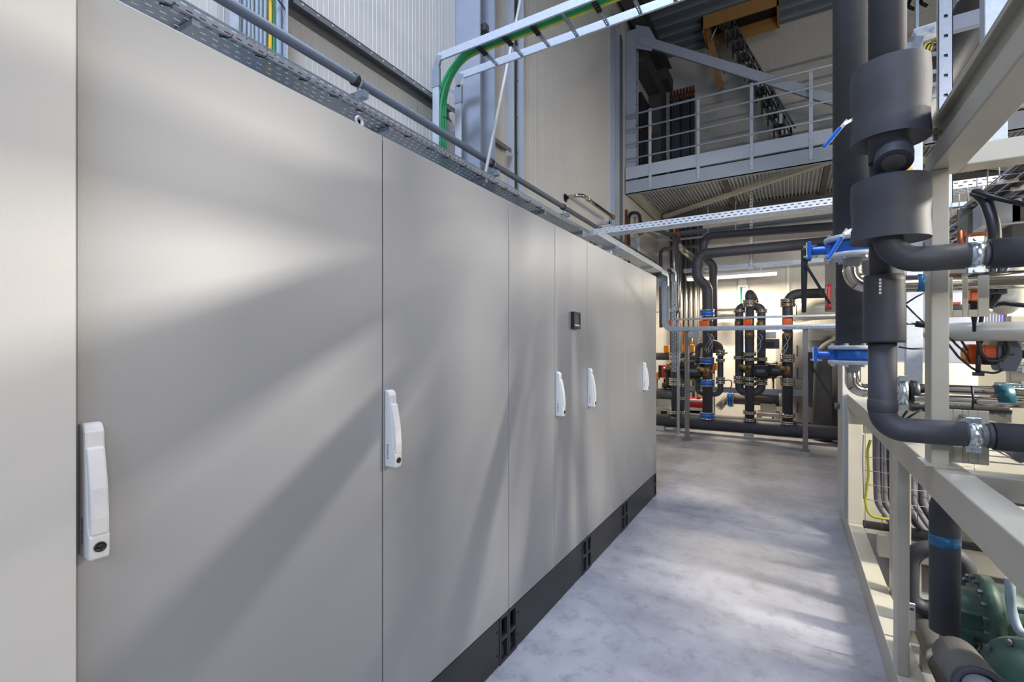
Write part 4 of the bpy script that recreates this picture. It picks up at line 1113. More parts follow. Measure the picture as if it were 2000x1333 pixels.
MB().box(1.55, 1.63, 1.90, 1.98, 0.15, 1.02).build('post', 'beige', sk, bevel=bm_)
MB().box(0.447, 1.63, 1.90, 1.98, 2.02, 2.082).build('cross_beam', 'beige', sk, bevel=bm_)
MB().box(0.447, 1.55, 1.90, 1.98, 1.03, 1.10).build('cross_beam', 'beige', sk, bevel=bm_)
MB().box(0.457, 1.55, 4.20, 4.30, 0.0, 0.15).build('cross_beam', 'beige', sk, bevel=bm_)
MB().box(0.457, 1.55, 4.22, 4.30, 1.02, 1.10).build('cross_beam', 'beige', sk, bevel=bm_)
MB().box(0.457, 1.55, 3.05, 3.14, 0.0, 0.13).build('cross_beam', 'beige', sk, bevel=bm_)
MB().box(0.457, 1.55, 3.62, 3.70, 0.20, 0.33).build('cross_beam', 'beige', sk, bevel=bm_)
for xx in (0.60, 1.40): MB().box(xx, xx + 0.06, 3.63, 3.69, 0.0, 0.20).build('leg', 'beige', sk, bevel=bm_)
MB().box(0.35, 0.43, 1.885, 1.995, 1.115, 1.121).build('weld_plate', 'beige', sk)
# open channel on the top rail
ch = MB()
ch.box(0.385, 0.391, 0.25, 1.94, 2.084, 2.155).box(0.362, 0.391, 0.25, 1.94, 2.149, 2.155).box(0.362, 0.366, 0.25, 1.94, 2.140, 2.149)
ch.build('top_channel', 'beige', sk, bevel=0.0015)
for yy in (1.86, 1.10):
    MB().box(0.352, 0.395, yy, yy + 0.03, 2.118, 2.124).box(0.368, 0.378, yy + 0.01, yy + 0.02, 2.10, 2.136).build('channel_clip', 'beige', sk)
sl = MB()
for i in range(3):
    for k in range(2):
        sl.box(0.3905 if k else 0.3605, 0.392 if k else 0.3625, 1.14 + i * 0.022 - k * 0.05, 1.15 + i * 0.022 - k * 0.05, 2.10 if k else 2.141, 2.118 if k else 2.149)
sl.build('slot_mark', 'dgrey', sk)
# bracket plates behind the post
for z0, z1, lb in ((1.57, 1.695, 'u'), (1.121, 1.285, 'l')):
    p = MB()
    zb, zt = (z0 + 0.022, z1) if lb == 'u' else (z0 + 0.05, z1 - 0.045)
    for xa, xb in ((0.41, 0.43), (0.452, 0.465), (0.487, 0.512)): p.box(xa, xb, 1.955, 1.961, z0, z1)
    for xa, xb in ((0.43, 0.452), (0.465, 0.487)):
        p.box(xa, xb, 1.955, 1.961, z0, zb)
        if zt < z1: p.box(xa, xb, 1.955, 1.961, zt, z1)
    p.build('slotted_plate', 'beige', sk, bevel=0.002)

# ================================================================== BLACK INSULATED PIPES AT THE SKID CORNER
AX, AY = 0.240, 1.745
ip = thing('insulated_pipe', 'black insulated pipe pair with two wide collars and two branches at the skid corner', 'pipe', (AX, 1.8, 1.2))
zA = 1.728                       # upper branch level
# front riser above the upper collar, through to the upper elbow
MB().tube([(AX, AY, 2.02), (AX, AY, 4.6)], 0.045, 24).build('riser', 'foam', ip)
MB().pipe([(AX, AY, 1.98), (AX, AY, zA), (0.408, AY, zA)], 0.036, 0.075, 22, 10).build('upper_elbow', 'foam', ip)
MB().tube([(0.40, AY, zA), (0.47, AY, zA)], 0.031, 20).build('bare_section', 'grey_pipe', ip)
MB().tube([(0.455, AY, zA), (0.945, AY, zA)], 0.040, 22).build('branch', 'foam', ip)
def collar_sleeve(z0, z1, r, nm):
    k = MB()
    n_ = 10
    prof = []
    for i in range(n_ + 1):
        f = i / n_
        prof.append((r + 0.0016 * math.sin(f * 8 + z0) , z0 + (z1 - z0) * f))
    c_ = (AX + 0.010, AY + 0.03, 0)
    k.lathe(c_, (0, 0, 1), prof, 48)
    k.f = k.f[:-2]; k.sm = k.sm[:-2]
    for zz, rr in ((z0, prof[0][0]), (z1, prof[-1][0])):
        k.lathe(c_, (0, 0, 1), [(rr, zz), (r * 0.86, zz + (0.003 if zz == z0 else -0.003)), (r * 0.35, zz + (0.004 if zz == z0 else -0.004)), (0.0, zz + (0.004 if zz == z0 else -0.004))], 48, False)
        k.f = k.f[:-1]; k.sm = k.sm[:-1]
    return k.build(nm, 'foam', ip)
collar_sleeve(1.792, 1.968, 0.094, 'collar')
collar_sleeve(2.085, 2.305, 0.094, 'collar')
# the capped stub between the collars
b_, e_ = V((AX + 0.014, AY - 0.002, 2.050)), V((AX + 0.010, AY - 0.034, 2.004))
MB().tube([V((AX + 0.016, AY + 0.004, 2.12)), b_], 0.034, 22).build('stub_neck', 'grey_pipe', ip)
d_ = (e_ - b_).normalized()
MB().tube([b_ - d_ * 0.020, b_ - d_ * 0.010, b_ + d_ * 0.008, b_ + d_ * 0.028, e_], [0.034, 0.0405, 0.0445, 0.0462, 0.0455], 28, caps=False).lathe(e_, d_, [(0.0455, 0), (0.0440, 0.003), (0.031, 0.0032), (0.030, 0.0012), (0.0, 0.0012)], 28, False).build('stub', 'foam', ip)
MB().lathe(e_ + d_ * 0.0026, d_, [(0.0295, 0.0), (0.0295, 0.0012), (0.0, 0.0012)], 20, False).build('stub_cap', 'foam_grey', ip)
# rear riser, sleeve, lower elbow and lower branch
CYY, CXX, zC = 1.852, 0.243, 1.225
MB().tube([(CXX, CYY, 1.44), (CXX, CYY, 2.12)], 0.034, 22).build('riser', 'foam', ip)
MB().lathe((CXX + 0.004, CYY, 0), (0, 0, 1), [(0.030, 1.492), (0.0525, 1.492), (0.0535, 1.50), (0.0530, 1.60), (0.0520, 1.68), (0.0515, 1.700), (0.030, 1.700)], 30).build('sleeve', 'foam', ip)
pr_ = MB()
for i in range(5):
    zz = 1.642 + i * 0.010
    pr_.cbox((CXX - 0.012, CYY - 0.0508, zz), 0.006, 0.0006, 0.007)
pr_.build('sleeve_print', 'handle', ip)
MB().pipe([(CXX, CYY, 1.50), (CXX, CYY, zC), (0.432, CYY, zC)], 0.0365, 0.055, 24, 10).build('lower_elbow', 'foam', ip)
MB().lathe((CXX, CYY, 1.278), (0, 0, 1), [(0.0365, 0), (0.0385, 0.003), (0.0385, 0.035), (0.0365, 0.038)], 24).build('foam_ring', 'foam', ip)
MB().tube([(0.42, CYY, zC), (0.51, CYY, zC)], 0.031, 20).build('bare_section', 'grey_pipe', ip)
MB().tube([(0.492, CYY, zC), (0.945, CYY, zC)], 0.039, 22).build('branch', 'foam', ip)
MB().lathe((0.478, CYY, zC), (1, 0, 0), [(0.031, 0), (0.035, 0.002), (0.035, 0.012), (0.031, 0.014)], 20).build('foam_ring', 'foam', ip)
for xx, yy, zz in ((0.416, AY, zA), (0.437, CYY, zC)):
    k = MB().lathe((xx, yy, zz), (1, 0, 0), [(0.031, 0), (0.0345, 0), (0.0345, 0.028), (0.031, 0.028)], 22)
    k.build('pipe_clamp', 'zinc', ip)
    for s in (-1, 1):
        e = MB().box(xx - 0.004, xx + 0.030, yy - 0.008, yy + 0.008, zz + s * 0.033, zz + s * 0.050)
        e.build('clamp_ear', 'zinc', ip, bevel=0.0015)
        MB().tube([(xx + 0.013, yy - 0.014, zz + s * 0.043), (xx + 0.013, yy + 0.1, zz + s * 0.043)], 0.0055, 8).build('clamp_screw', 'zinc', ip)
# big insulated elbow cut by the picture edge
be = thing('insulated_elbow', 'rounded end of a dark insulated elbow cut by the picture edge', 'pipe', (0.6, 1.55, 1.2))
MB().pipe([(0.560, 1.46, 1.228), (0.560, 1.62, 1.228)], 0.05, 0.03).lathe((0.60, 1.60, 1.228), (-1, 0, 0), [(0.0, -0.05), (0.045, -0.03), (0.06, 0.0), (0.056, 0.03), (0.035, 0.052), (0.0, 0.06)], 24).build('insulation', 'foam', be)

# ================================================================== LARGE BLACK RISERS WITH BLUE VALVES
def riser_valve(label, X, Y, zv, ztop, zfoot, lab2):
    t = thing('valve_riser', label, 'pipe', (X, Y, zfoot))
    R = 0.064
    MB().tube([(X, Y, zv + 0.045), (X, Y, ztop)], R, 28).build('insulation', 'foam', t)
    k = MB().lathe((X, Y, zv), (0, 0, 1), [(0.04, -0.024), (0.066, -0.024), (0.072, -0.016), (0.072, 0.016), (0.066, 0.024), (0.04, 0.024)], 28)
    k.tube([(X - 0.04, Y, zv), (X - 0.135, Y, zv)], 0.017, 14)
    k.box(X - 0.085, X - 0.05, Y - 0.02, Y + 0.02, zv - 0.02, zv + 0.02)
    v = k.build('valve_body', 'blue', t, bevel=0.002)
    MB().box(X - 0.148, X - 0.134, Y - 0.028, Y + 0.028, zv - 0.036, zv + 0.036).build('mount_flange', 'blue', v, bevel=0.003)
    MB().box(X - 0.153, X - 0.148, Y - 0.026, Y + 0.026, zv - 0.033, zv + 0.033).build('mount_plate', 'galv_bright', v, bevel=0.002)
    for s in (-1, 1):
        f = MB().lathe((X, Y, zv + s * 0.033), (0, 0, 1), [(0.03, -0.0085), (0.091, -0.0085), (0.093, -0.006), (0.093, 0.006), (0.091, 0.0085), (0.03, 0.0085)], 32)
        f.build('flange', 'galv_bright', t)
        for j in range(8):
            a = j * math.pi / 4 + 0.4
            MB().lathe((X + 0.080 * math.cos(a), Y + 0.080 * math.sin(a), zv + s * 0.045), (0, 0, 1), [(0.0085, -0.006), (0.0085, 0.006)], 6, False).build('flange_bolt', 'zinc', t)
    # black hand lever hanging down from the mount flange
    hx = X - 0.158
    l = MB()
    l.prism([(hx - 0.012, Y - 0.006, zv + 0.012), (hx + 0.012, Y - 0.006, zv + 0.012), (hx + 0.010, Y - 0.006, zv - 0.10), (hx + 0.006, Y - 0.006, zv - 0.245), (hx - 0.010, Y - 0.006, zv - 0.245), (hx - 0.012, Y - 0.006, zv - 0.10)], (0, 0.012, 0))
    l.build('lever', 'black', t, bevel=0.003)
    q = MB().bar((hx + 0.004, Y - 0.012, zv - 0.055), (hx + 0.085, Y - 0.012, zv - 0.215), 0.006, 0.010)
    q.build('lever_catch', 'black', t)
    for s in (-1, 1):
        MB().tube([(hx - 0.004, Y + s * 0.022, zv + 0.024 * s), (X - 0.115, Y + s * 0.022, zv + 0.024 * s)], 0.0055, 8).build('mount_bolt', 'zinc', t)
    return t
r1 = riser_valve('large black insulated riser whose blue valve sits higher, stainless bend below it', 0.203, 2.25, 1.862, 4.8, 1.7, '')
MB().pipe([(0.203, 2.25, 1.83), (0.203, 2.25, 1.715), (1.5, 2.25, 1.690)], 0.031, 0.085, 22, 10).build('stainless_bend', 'chrome', r1)
MB().tube([(0.203, 2.25, 3.06), (0.203, 2.25, 3.063)], 0.0645, 28).build('seam_ring', 'rail', r1)
MB().tube([(0.395, 2.25, 1.7125), (0.425, 2.25, 1.7115)], 0.0325, 20).build('tape_band', 'blue_tape', r1)
r2 = riser_valve('large black insulated riser behind, whose blue valve sits lower over the skid rail', 0.236, 2.60, 1.442, 4.8, 1.25, '')
MB().pipe([(0.236, 2.60, 1.41), (0.236, 2.60, 1.286), (0.44, 2.60, 1.283)], 0.030, 0.042, 22, 10).build('stainless_bend', 'chrome', r2)
MB().tube([(0.44, 2.60, 1.302), (1.55, 2.60, 1.302)], 0.0195, 18).build('stainless_tube', 'chrome', r2)
MB().tube([(0.44, 2.56, 1.262), (1.55, 2.56, 1.262)], 0.0195, 18).build('stainless_tube', 'chrome', r2)
k = MB().lathe((0.385, 2.60, 1.284), (1, 0, 0), [(0.036, 0), (0.062, 0.004), (0.066, 0.02), (0.062, 0.036), (0.036, 0.04)], 26)
k.cbox((0.405, 2.55, 1.345), 0.03, 0.03, 0.022).cbox((0.405, 2.55, 1.223), 0.03, 0.03, 0.022)
k.build('coupling_clamp', 'zinc', r2)
MB().lathe((0.430, 2.60, 1.284), (1, 0, 0), [(0.03, 0), (0.052, 0.002), (0.052, 0.03), (0.03, 0.032)], 24).build('rubber_ring', 'cable_black', r2)
MB().tube([(0.69, 2.58, 1.284), (0.738, 2.58, 1.284)], 0.045, 18).build('tape_band', 'teal_tape', r2)
MB().pipe([(0.613, 2.535, 1.325), (0.618, 2.535, 1.27), (0.612, 2.535, 1.20)], 0.004, 0.01, 6).build('cable_tie', 'cable_black', r2)
# blue ball valve levers beside the collars
for u0, v0, u1, v1, lb in ((1655, 235, 1608, 291, 'small blue and white lever beside the upper black collar'), (1655, 448, 1616, 509, 'small blue lever beside the lower black collar')):
    t = thing('valve_lever', lb, 'lever', at(u0, v0, 1.76))
    a, b = at(u0, v0, 1.76), at(u1, v1, 1.72)
    MB().bar(a + (a - b) * 0.15 + V((0.03, 0, 0)), a.lerp(b, 0.15), 0.006, 0.008).build('stem', 'zinc', t)
    MB().bar(a, b, 0.005, 0.010).build('lever_arm', 'handle', t, bevel=0.001)
    MB().bar(a.lerp(b, 0.3) + V((0, -0.004, 0.003)), b + V((0, -0.004, 0.003)), 0.009, 0.010).build('blue_grip', 'blue', t, bevel=0.003)

# ================================================================== ON AND BEHIND THE SKID
sb = thing('control_cabinet', 'pale control cabinet closing the far end of the skid', 'cabinet', (0.8, 4.7, 0.15))
MB().box(0.345, 1.45, 4.46, 4.98, 0.155, 1.36).build('body', 'beige', sb, bevel=0.006)
MB().box(0.340, 0.352, 4.455, 4.47, 0.16, 1.35).build('edge_strip', 'box', sb)
MB().lathe((0.343, 4.80, 0.98), (-1, 0, 0), [(0.02, 0), (0.03, 0.01), (0.028, 0.03), (0, 0.035)], 14).build('knob', 'dgrey', sb)
wc = thing('machine_cabinet', 'tall pale blue-white cabinet standing behind the skid', 'cabinet', (1.5, 5.5, 0))
MB().box(0.66, 1.85, 5.25, 5.75, 0.0, 2.0).build('body', 'pale_cabinet', wc, bevel=0.006)
MB().box(0.655, 1.855, 5.24, 5.76, 0, 0.1).build('plinth', 'plinth', wc)
ww = thing('machine_cabinet', 'pale cabinet wall at the very edge of the picture behind the skid cables', 'cabinet', (3, 5.5, 0))
MB().box(2.30, 3.6, 5.3, 5.75, 0, 2.6).build('body', 'pale_cabinet', ww, bevel=0.006)
# vertical cable tray with purple cable in the gap
pt = thing('cable_riser', 'vertical tray behind the skid with slate cables and one purple cable', 'cable tray', (1.55, 4.4, 0.3))
X0 = at(1921, 700, 4.55).x; X1 = at(1964, 700, 4.55).x
MB().box(X0 - 0.012, X0, 4.52, 4.60, 0.3, 2.6).box(X1, X1 + 0.012, 4.52, 4.60, 0.3, 2.6).build('side_rail', 'galv_bright', pt)
for i in range(7): MB().box(X0, X1, 4.59, 4.60, 0.5 + i * 0.3, 0.53 + i * 0.3).build('rung', 'galv', pt)
for i in range(6):
    xx = X0 + 0.014 + i * (X1 - X0 - 0.02) / 6
    o = MB().tube([(xx, 4.55, 0.32), (xx, 4.548, 1.0), (xx + 0.002, 4.552, 1.7), (xx, 4.55, 2.58)], 0.011 if i < 5 else 0.013, 10).build('riser_cable', 'purple' if i == 5 else 'dgrey')
    tag(o, 'purple cable at the outer edge of the tray behind the skid' if i == 5 else 'slate grey cable in the vertical tray behind the skid', 'cable', None if i == 5 else 'slate cables behind the skid')
# cream pipe with flanges
cpz = 1.535
cp2 = thing('cream_pipe', 'smooth cream coated pipe emerging from behind the skid post', 'pipe', (0.9, 2.4, cpz))
MB().pipe([(0.54, 2.75, cpz), (0.54, 2.42, cpz), (1.5, 2.42, cpz)], 0.036, 0.09, 22, 8).build('tube', 'cream', cp2)
cp3 = thing('cream_pipe', 'shorter cream pipe with black rings beneath the smooth cream pipe', 'pipe', (0.9, 2.7, 1.5))
z0 = at(1900, 650, 2.72).z
MB().tube([(at(1852, 650, 2.72).x, 2.72, z0), (1.05, 2.72, z0)], 0.030, 18).build('tube', 'cream', cp3)
for u in (1868, 1882, 1926): MB().lathe((at(u, 650, 2.72).x, 2.72, z0), (1, 0, 0), [(0.03, -0.006), (0.037, -0.006), (0.037, 0.006), (0.03, 0.006)], 18).build('ring', 'black' if u != 1868 else 'copper', cp3)
MB().pipe([(1.0, 2.72, z0), (1.08, 2.72, z0), (1.08, 2.72, z0 + 0.3)], 0.032, 0.05, 18).build('bend', 'cream', cp3)
cp4 = thing('cream_pipe', 'bulging cream pipe bend above the smooth cream pipe by the picture edge', 'pipe', at(1980, 580, 2.6))
MB().pipe([at(1930, 594, 2.75), at(1965, 596, 2.6), at(1978, 580, 2.6), at(1978, 520, 2.6)], 0.040, 0.07, 20, 8).build('tube', 'cream', cp4)
# actuators
def big_actuator(label, u, v, Y):
    c0 = at(u, v, Y)
    t = thing('valve_actuator', label, 'actuator', c0)
    k = pxm(u, Y)
    X = lambda px: c0.x + px * k * 1.0
    s = 0.062
    MB().box(c0.x - 0.058, c0.x - 0.012, Y - 0.04, Y + 0.04, c0.z - 0.040, c0.z + 0.038).build('orange_housing', 'orange', t, bevel=0.006)
    MB().box(c0.x - 0.015, c0.x + 0.028, Y - 0.035, Y + 0.04, c0.z - 0.020, c0.z + 0.034).build('orange_block', 'orange', t, bevel=0.004)
    MB().prism([(c0.x + 0.028, Y - 0.045, c0.z - 0.062), (c0.x + 0.072, Y - 0.045, c0.z - 0.062), (c0.x + 0.086, Y - 0.045, c0.z - 0.02), (c0.x + 0.086, Y - 0.045, c0.z + 0.028), (c0.x + 0.070, Y - 0.045, c0.z + 0.062), (c0.x + 0.020, Y - 0.045, c0.z + 0.062), (c0.x + 0.020, Y - 0.045, c0.z - 0.03)], (0, 0.09, 0)).build('gear_housing', 'dgrey', t, bevel=0.004)
    MB().box(c0.x + 0.038, c0.x + 0.064, Y - 0.047, Y - 0.044, c0.z - 0.004, c0.z + 0.002).box(c0.x + 0.033, c0.x + 0.036, Y - 0.047, Y - 0.044, c0.z - 0.03, c0.z + 0.035).build('dark_groove', 'black', t)
    MB().tube([(c0.x - 0.055, Y, c0.z), (c0.x - 0.068, Y, c0.z)], 0.026, 18).build('amber_knob', 'amber', t)
    MB().box(c0.x - 0.020, c0.x + 0.018, Y - 0.052, Y - 0.03, c0.z - 0.040, c0.z - 0.012).build('cable_plug', 'black', t, bevel=0.003)
    MB().tube([(c0.x + 0.08, Y, c0.z), (c0.x + 0.20, Y, c0.z)], 0.016, 14).build('shaft', 'cable_black', t)
    for dz in (0.052, -0.038):
        MB().tube([(c0.x + 0.06, Y, c0.z + dz), (c0.x + 0.14, Y, c0.z + dz)], 0.007, 10).build('stud', 'zinc', t)
    return t, c0
t, c0 = big_actuator('orange and slate valve actuator with amber knob and looped black cable', 1926, 692, 2.5)
q = c0 + V((0.0, -0.06, -0.026))
lp_ = [q, q + V((-0.035, -0.02, 0.02)), c0 + V((-0.042, -0.075, 0.06)), c0 + V((-0.03, -0.07, 0.14)), c0 + V((-0.02, -0.05, 0.20))]
MB().pipe(lp_, 0.007, 0.05, 10, 8).build('power_lead', 'cable_black', t)
ring = [c0 + V((0.002 + 0.040 * math.cos(a), -0.068, 0.022 + 0.048 * math.sin(a))) for a in [i * 2 * math.pi / 22 - 2.2 for i in range(23)]]
MB().tube(ring, 0.0065, 10).build('cable_loop', 'cable_black', t)
MB().pipe([c0 + V((-0.035, -0.07, 0.05)), c0 + V((-0.040, -0.07, -0.04)), c0 + V((-0.038, -0.06, -0.07))], 0.008, 0.03, 10).build('lead_end', 'cable_black', t)
MB().tube([c0 + V((-0.041, -0.071, 0.055)), c0 + V((-0.041, -0.071, 0.062))], 0.012, 10).build('white_tie', 'white', t)
MB().cbox(c0 + V((-0.037, -0.058, -0.075)), 0.03, 0.02, 0.014).build('cable_clip', 'black', t)
t2 = thing('valve_actuator', 'upright orange actuator with slate block hanging below the upper black branch', 'actuator', at(1903, 570, 2.3))
c1 = at(1903, 572, 2.3)
MB().cbox(c1, 0.032, 0.05, 0.062).build('orange_housing', 'orange', t2, bevel=0.004)
MB().cbox(c1 + V((0.050, 0.01, 0.018)), 0.066, 0.05, 0.055).build('slate_block', 'dgrey', t2, bevel=0.004)
MB().cbox(c1 + V((0.052, -0.018, 0.02)), 0.004, 0.006, 0.04).build('dark_groove', 'black', t2)
MB().lathe(c1 + V((0, 0, -0.030)), (0, 0, -1), [(0.020, 0), (0.020, 0.006), (0.012, 0.012), (0.010, 0.05), (0.006, 0.08), (0.005, 0.11)], 14).build('cable_gland', 'black', t2)
MB().cbox(at(1893, 486, 2.3), 0.04, 0.05, 0.03).build('top_housing', 'orange', t2, bevel=0.004)
MB().cbox(at(1906, 480, 2.25), 0.016, 0.02, 0.03).build('lever_knob', 'black', t2, bevel=0.004)
t3 = thing('control_valve', 'small valve head with red base beside the orange actuator lead', 'valve', at(1912, 600, 2.4))
c1 = at(1911, 606, 2.38)
MB().cbox(c1, 0.036, 0.04, 0.024).build('red_base', 'red', t3, bevel=0.004)
MB().cbox(c1 + V((0.002, 0, 0.028)), 0.030, 0.036, 0.032).build('cream_top', 'cream', t3, bevel=0.006)
MB().tube([c1 + V((0.0, 0, 0.04)), c1 + V((0.0, 0, 0.065))], 0.012, 12).build('brass_stem', 'brass', t3)
t4 = thing('solenoid_block', 'slate solenoid block with copper lead behind the skid post above the cream pipe', 'valve', at(1870, 604, 2.7))
c1 = at(1876, 604, 2.7)
MB().cbox(c1, 0.09, 0.06, 0.036).build('block', 'dgrey', t4, bevel=0.004)
MB().cbox(c1 + V((-0.05, -0.02, 0.0)), 0.03, 0.04, 0.042).build('black_half', 'black', t4, bevel=0.004)
MB().cbox(c1 + V((-0.030, -0.03, 0.022)), 0.04, 0.03, 0.010).build('orange_band', 'orange', t4)
# three black leads fanning up from the cream pipe
for i, (u1, v1) in enumerate(((1943, 545), (1962, 548), (1972, 548))):
    a = at(1921 + i * 3, 610, 2.33); b = at(u1, v1, 2.28)
    o = MB().pipe([a, a.lerp(b, 0.5) + V((0, -0.01, 0.005)), b + V((0, 0, 0.10))], 0.0085, 0.05, 10).build('actuator_lead', 'cable_black')
    tag(o, ('first', 'middle', 'last')[i] + ' of three black leads fanned over the cream pipe, from the skid post', 'cable')
tag(MB().lathe(at(1922, 606, 2.32), (0.3, 0, 1), [(0.020, -0.006), (0.022, -0.006), (0.022, 0.006), (0.020, 0.006)], 14).build('tie_band', 'white'), 'white tie band holding the fanned black leads together', 'cable tie')
o = MB().pipe([at(1932, 600, 2.36), at(1955, 592, 2.36), at(2010, 598, 2.3)], 0.008, 0.1, 10).build('black_lead', 'cable_black'); tag(o, 'black lead leaving the tied fan toward the picture edge', 'cable')
for i, (pts, lb) in enumerate((
        ([(1852, 655), (1866, 672), (1886, 690), (1895, 708)], 'thin black wire sagging from the post to the orange actuator'),
        ([(1852, 672), (1872, 698), (1905, 725), (1945, 730), (1960, 722)], 'thin long wire looping under the orange actuator'),
        ([(1852, 650), (1875, 662), (1890, 685)], 'short black wire beside the ringed cream pipe'))):
    o = MB().pipe([at(u, v, 2.45) for u, v in pts], 0.004, 0.06, 8).build('sensor_wire', 'cable_black'); tag(o, lb, 'wire')
for i, (pts, Yd, lb) in enumerate((
        ([(1763, 590), (1785, 612), (1806, 632)], 2.9, 'black wire crossing in front of the pale cabinet, upper one beside the sleeve'),
        ([(1755, 678), (1780, 682), (1806, 681)], 2.9, 'dark thin wire crossing low in front of the pale cabinet'),
        ([(1762, 598), (1790, 580), (1806, 572)], 2.9, 'black wire curving up to the blue taped tube'))):
    o = MB().pipe([at(u, v, Yd) for u, v in pts], 0.004, 0.08, 8).build('sensor_wire', 'cable_black'); tag(o, lb, 'wire')
tg = thing('temperature_probe', 'black temperature probe with grey stem beside the skid post', 'sensor', at(1795, 634, 2.8))
MB().tube([at(1766, 633, 2.8), at(1790, 633, 2.8)], 0.005, 8).build('stem', 'steel', tg)
MB().tube([at(1788, 633, 2.8), at(1815, 636, 2.8)], 0.014, 10).build('head', 'cable_black', tg)
# heat exchanger end plate with studs
he = thing('heat_exchanger', 'beige heat exchanger plate with protruding bolts at the picture edge', 'machine', (1.35, 3.0, 0.9))
a, b = at(1972, 640, 3.0), at(2080, 640, 3.0)
MB().box(a.x, b.x, 3.0, 3.05, 1.12, 1.62).build('end_plate', 'beige', he, bevel=0.006)
MB().box(a.x + 0.02, b.x, 3.08, 3.5, 1.14, 1.60).build('plate_pack_or_blocker', 'chrome', he)
MB().box(0.95, 1.35, 1.50, 2.19, 1.12, 1.76).build('plate_pack_or_blocker', 'beige', he, bevel=0.01)  # unseen block, added to shade the lower cabinet doors
MB().box(0.95, 1.35, 0.70, 1.02, 1.12, 1.70).build('plate_pack_or_blocker', 'beige', he, bevel=0.01)  # second unseen block, added to keep lamp light off the doors
for v, l_ in ((666, 1), (722, 1), (752, 1)):
    c1 = at(1972, v, 2.98)
    MB().tube([c1 + V((-0.05, 0, 0)), c1 + V((0.14, 0, 0))], 0.010, 10).build('stud', 'zinc', he)
    MB().lathe(c1 + V((0.05, 0, 0)), (1, 0, 0), [(0.018, -0.015), (0.018, 0.015)], 6, False).build('nut', 'zinc', he)
    MB().lathe(c1 + V((0.10, 0, 0)), (1, 0, 0), [(0.018, -0.015), (0.018, 0.015)], 6, False).build('nut', 'zinc', he)
# beam with plates behind the stainless tubes
lb_ = thing('support_beam', 'cream support beam with bolted foot under the stainless tubes', 'beam', (1.0, 3.2, 1.1))
z0 = at(1880, 812, 3.2).z
MB().box(0.46, 1.54, 3.2, 3.28, z0 - 0.04, z0 + 0.045).build('beam', 'beige', lb_, bevel=0.004)
MB().box(0.46, 0.54, 3.2, 3.28, 0.13, z0 - 0.04).box(1.46, 1.54, 3.2, 3.28, 0.13, z0 - 0.04).build('leg', 'beige', lb_, bevel=0.004)
c1 = at(1972, 808, 3.1)
MB().prism([c1 + V((-0.09, -0.03, 0)), c1 + V((0.06, -0.03, 0)), c1 + V((0.09, 0.06, 0.012)), c1 + V((-0.04, 0.06, 0.012))], (0, 0, 0.008)).build('foot_plate', 'zinc', lb_)
MB().lathe(c1 + V((0.02, 0.0, 0.03)), (1, 0, 0), [(0.03, -0.02), (0.03, 0.02), (0.018, 0.025), (0.018, 0.06)], 14).build('foot_bolt', 'zinc', lb_)
# black corrugated hose above it
o = MB()
pts = [at(1776 + i * 6, 796 + i * 0.2, 2.9) for i in range(34)]
o.tube([p for p in pts], [0.020 if i % 2 else 0.016 for i in range(34)], 12)
tag(o.build('corrugated_hose', 'cable_black'), 'black corrugated hose lying below the stainless tubes', 'hose')
for i, pts in enumerate(([(1758, 822), (1785, 785)], [(1765, 822), (1800, 800)])):
    o = MB().tube([at(u, v, 2.75) for u, v in pts], 0.005, 8).build('tail_wire', 'cable_black')
    tag(o, ('steeper', 'flatter')[i] + ' of two short black wire tails above the lower black branch', 'wire')
# hose bundles on the middle deck, in wire mesh
def mesh_panel(name, label, O, U, W, nu, nv, du, dv, r=0.0022):
    k = MB(); O, U, W = V(O), V(U), V(W)
    for i in range(nu + 1): k.tube([O + U * (i * du), O + U * (i * du) + W * (nv * dv)], r, 5)
    for j in range(nv + 1): k.tube([O + W * (j * dv), O + U * (nu * du) + W * (j * dv)], r, 5)
    return tag(k.build(name, 'mesh'), label, 'wire basket')
mesh_panel('wire_basket', 'flat wire basket on the middle deck carrying grey hoses behind the lower black branch', (0.50, 2.00, 1.125), (0, 1, 0), (1, 0, 0), 7, 6, 0.11, 0.10)
for i in range(7):
    xx = 0.60 + i * 0.062
    pts = [(xx + 0.008 * math.sin(k * 1.2 + i), 2.02 + k * 0.105, 1.146 + 0.004 * math.sin(k + i)) for k in range(8)]
    o = MB().tube(pts, 0.019, 10).build('grey_hose', 'hose')
    tag(o, 'grey hose lying in the wire basket on the middle deck', 'hose', 'grey hoses on the middle deck')
mesh_panel('wire_basket', 'wire basket near the picture edge below the middle cross beam', (0.55, 1.15, 0.90), (0, 1, 0), (1, 0, 0), 8, 7, 0.1, 0.10)
for i in range(6):
    xx = 0.62 + i * 0.07
    pts = [(xx + 0.01 * math.sin(k * 1.2 + i), 1.2 + k * 0.10, 0.925 + 0.003 * math.sin(k + i)) for k in range(8)]
    o = MB().tube(pts, 0.021, 10).build('grey_hose', 'hose')
    tag(o, 'grey hose in the wire basket below the middle cross beam', 'hose', 'grey hoses below the middle cross beam')
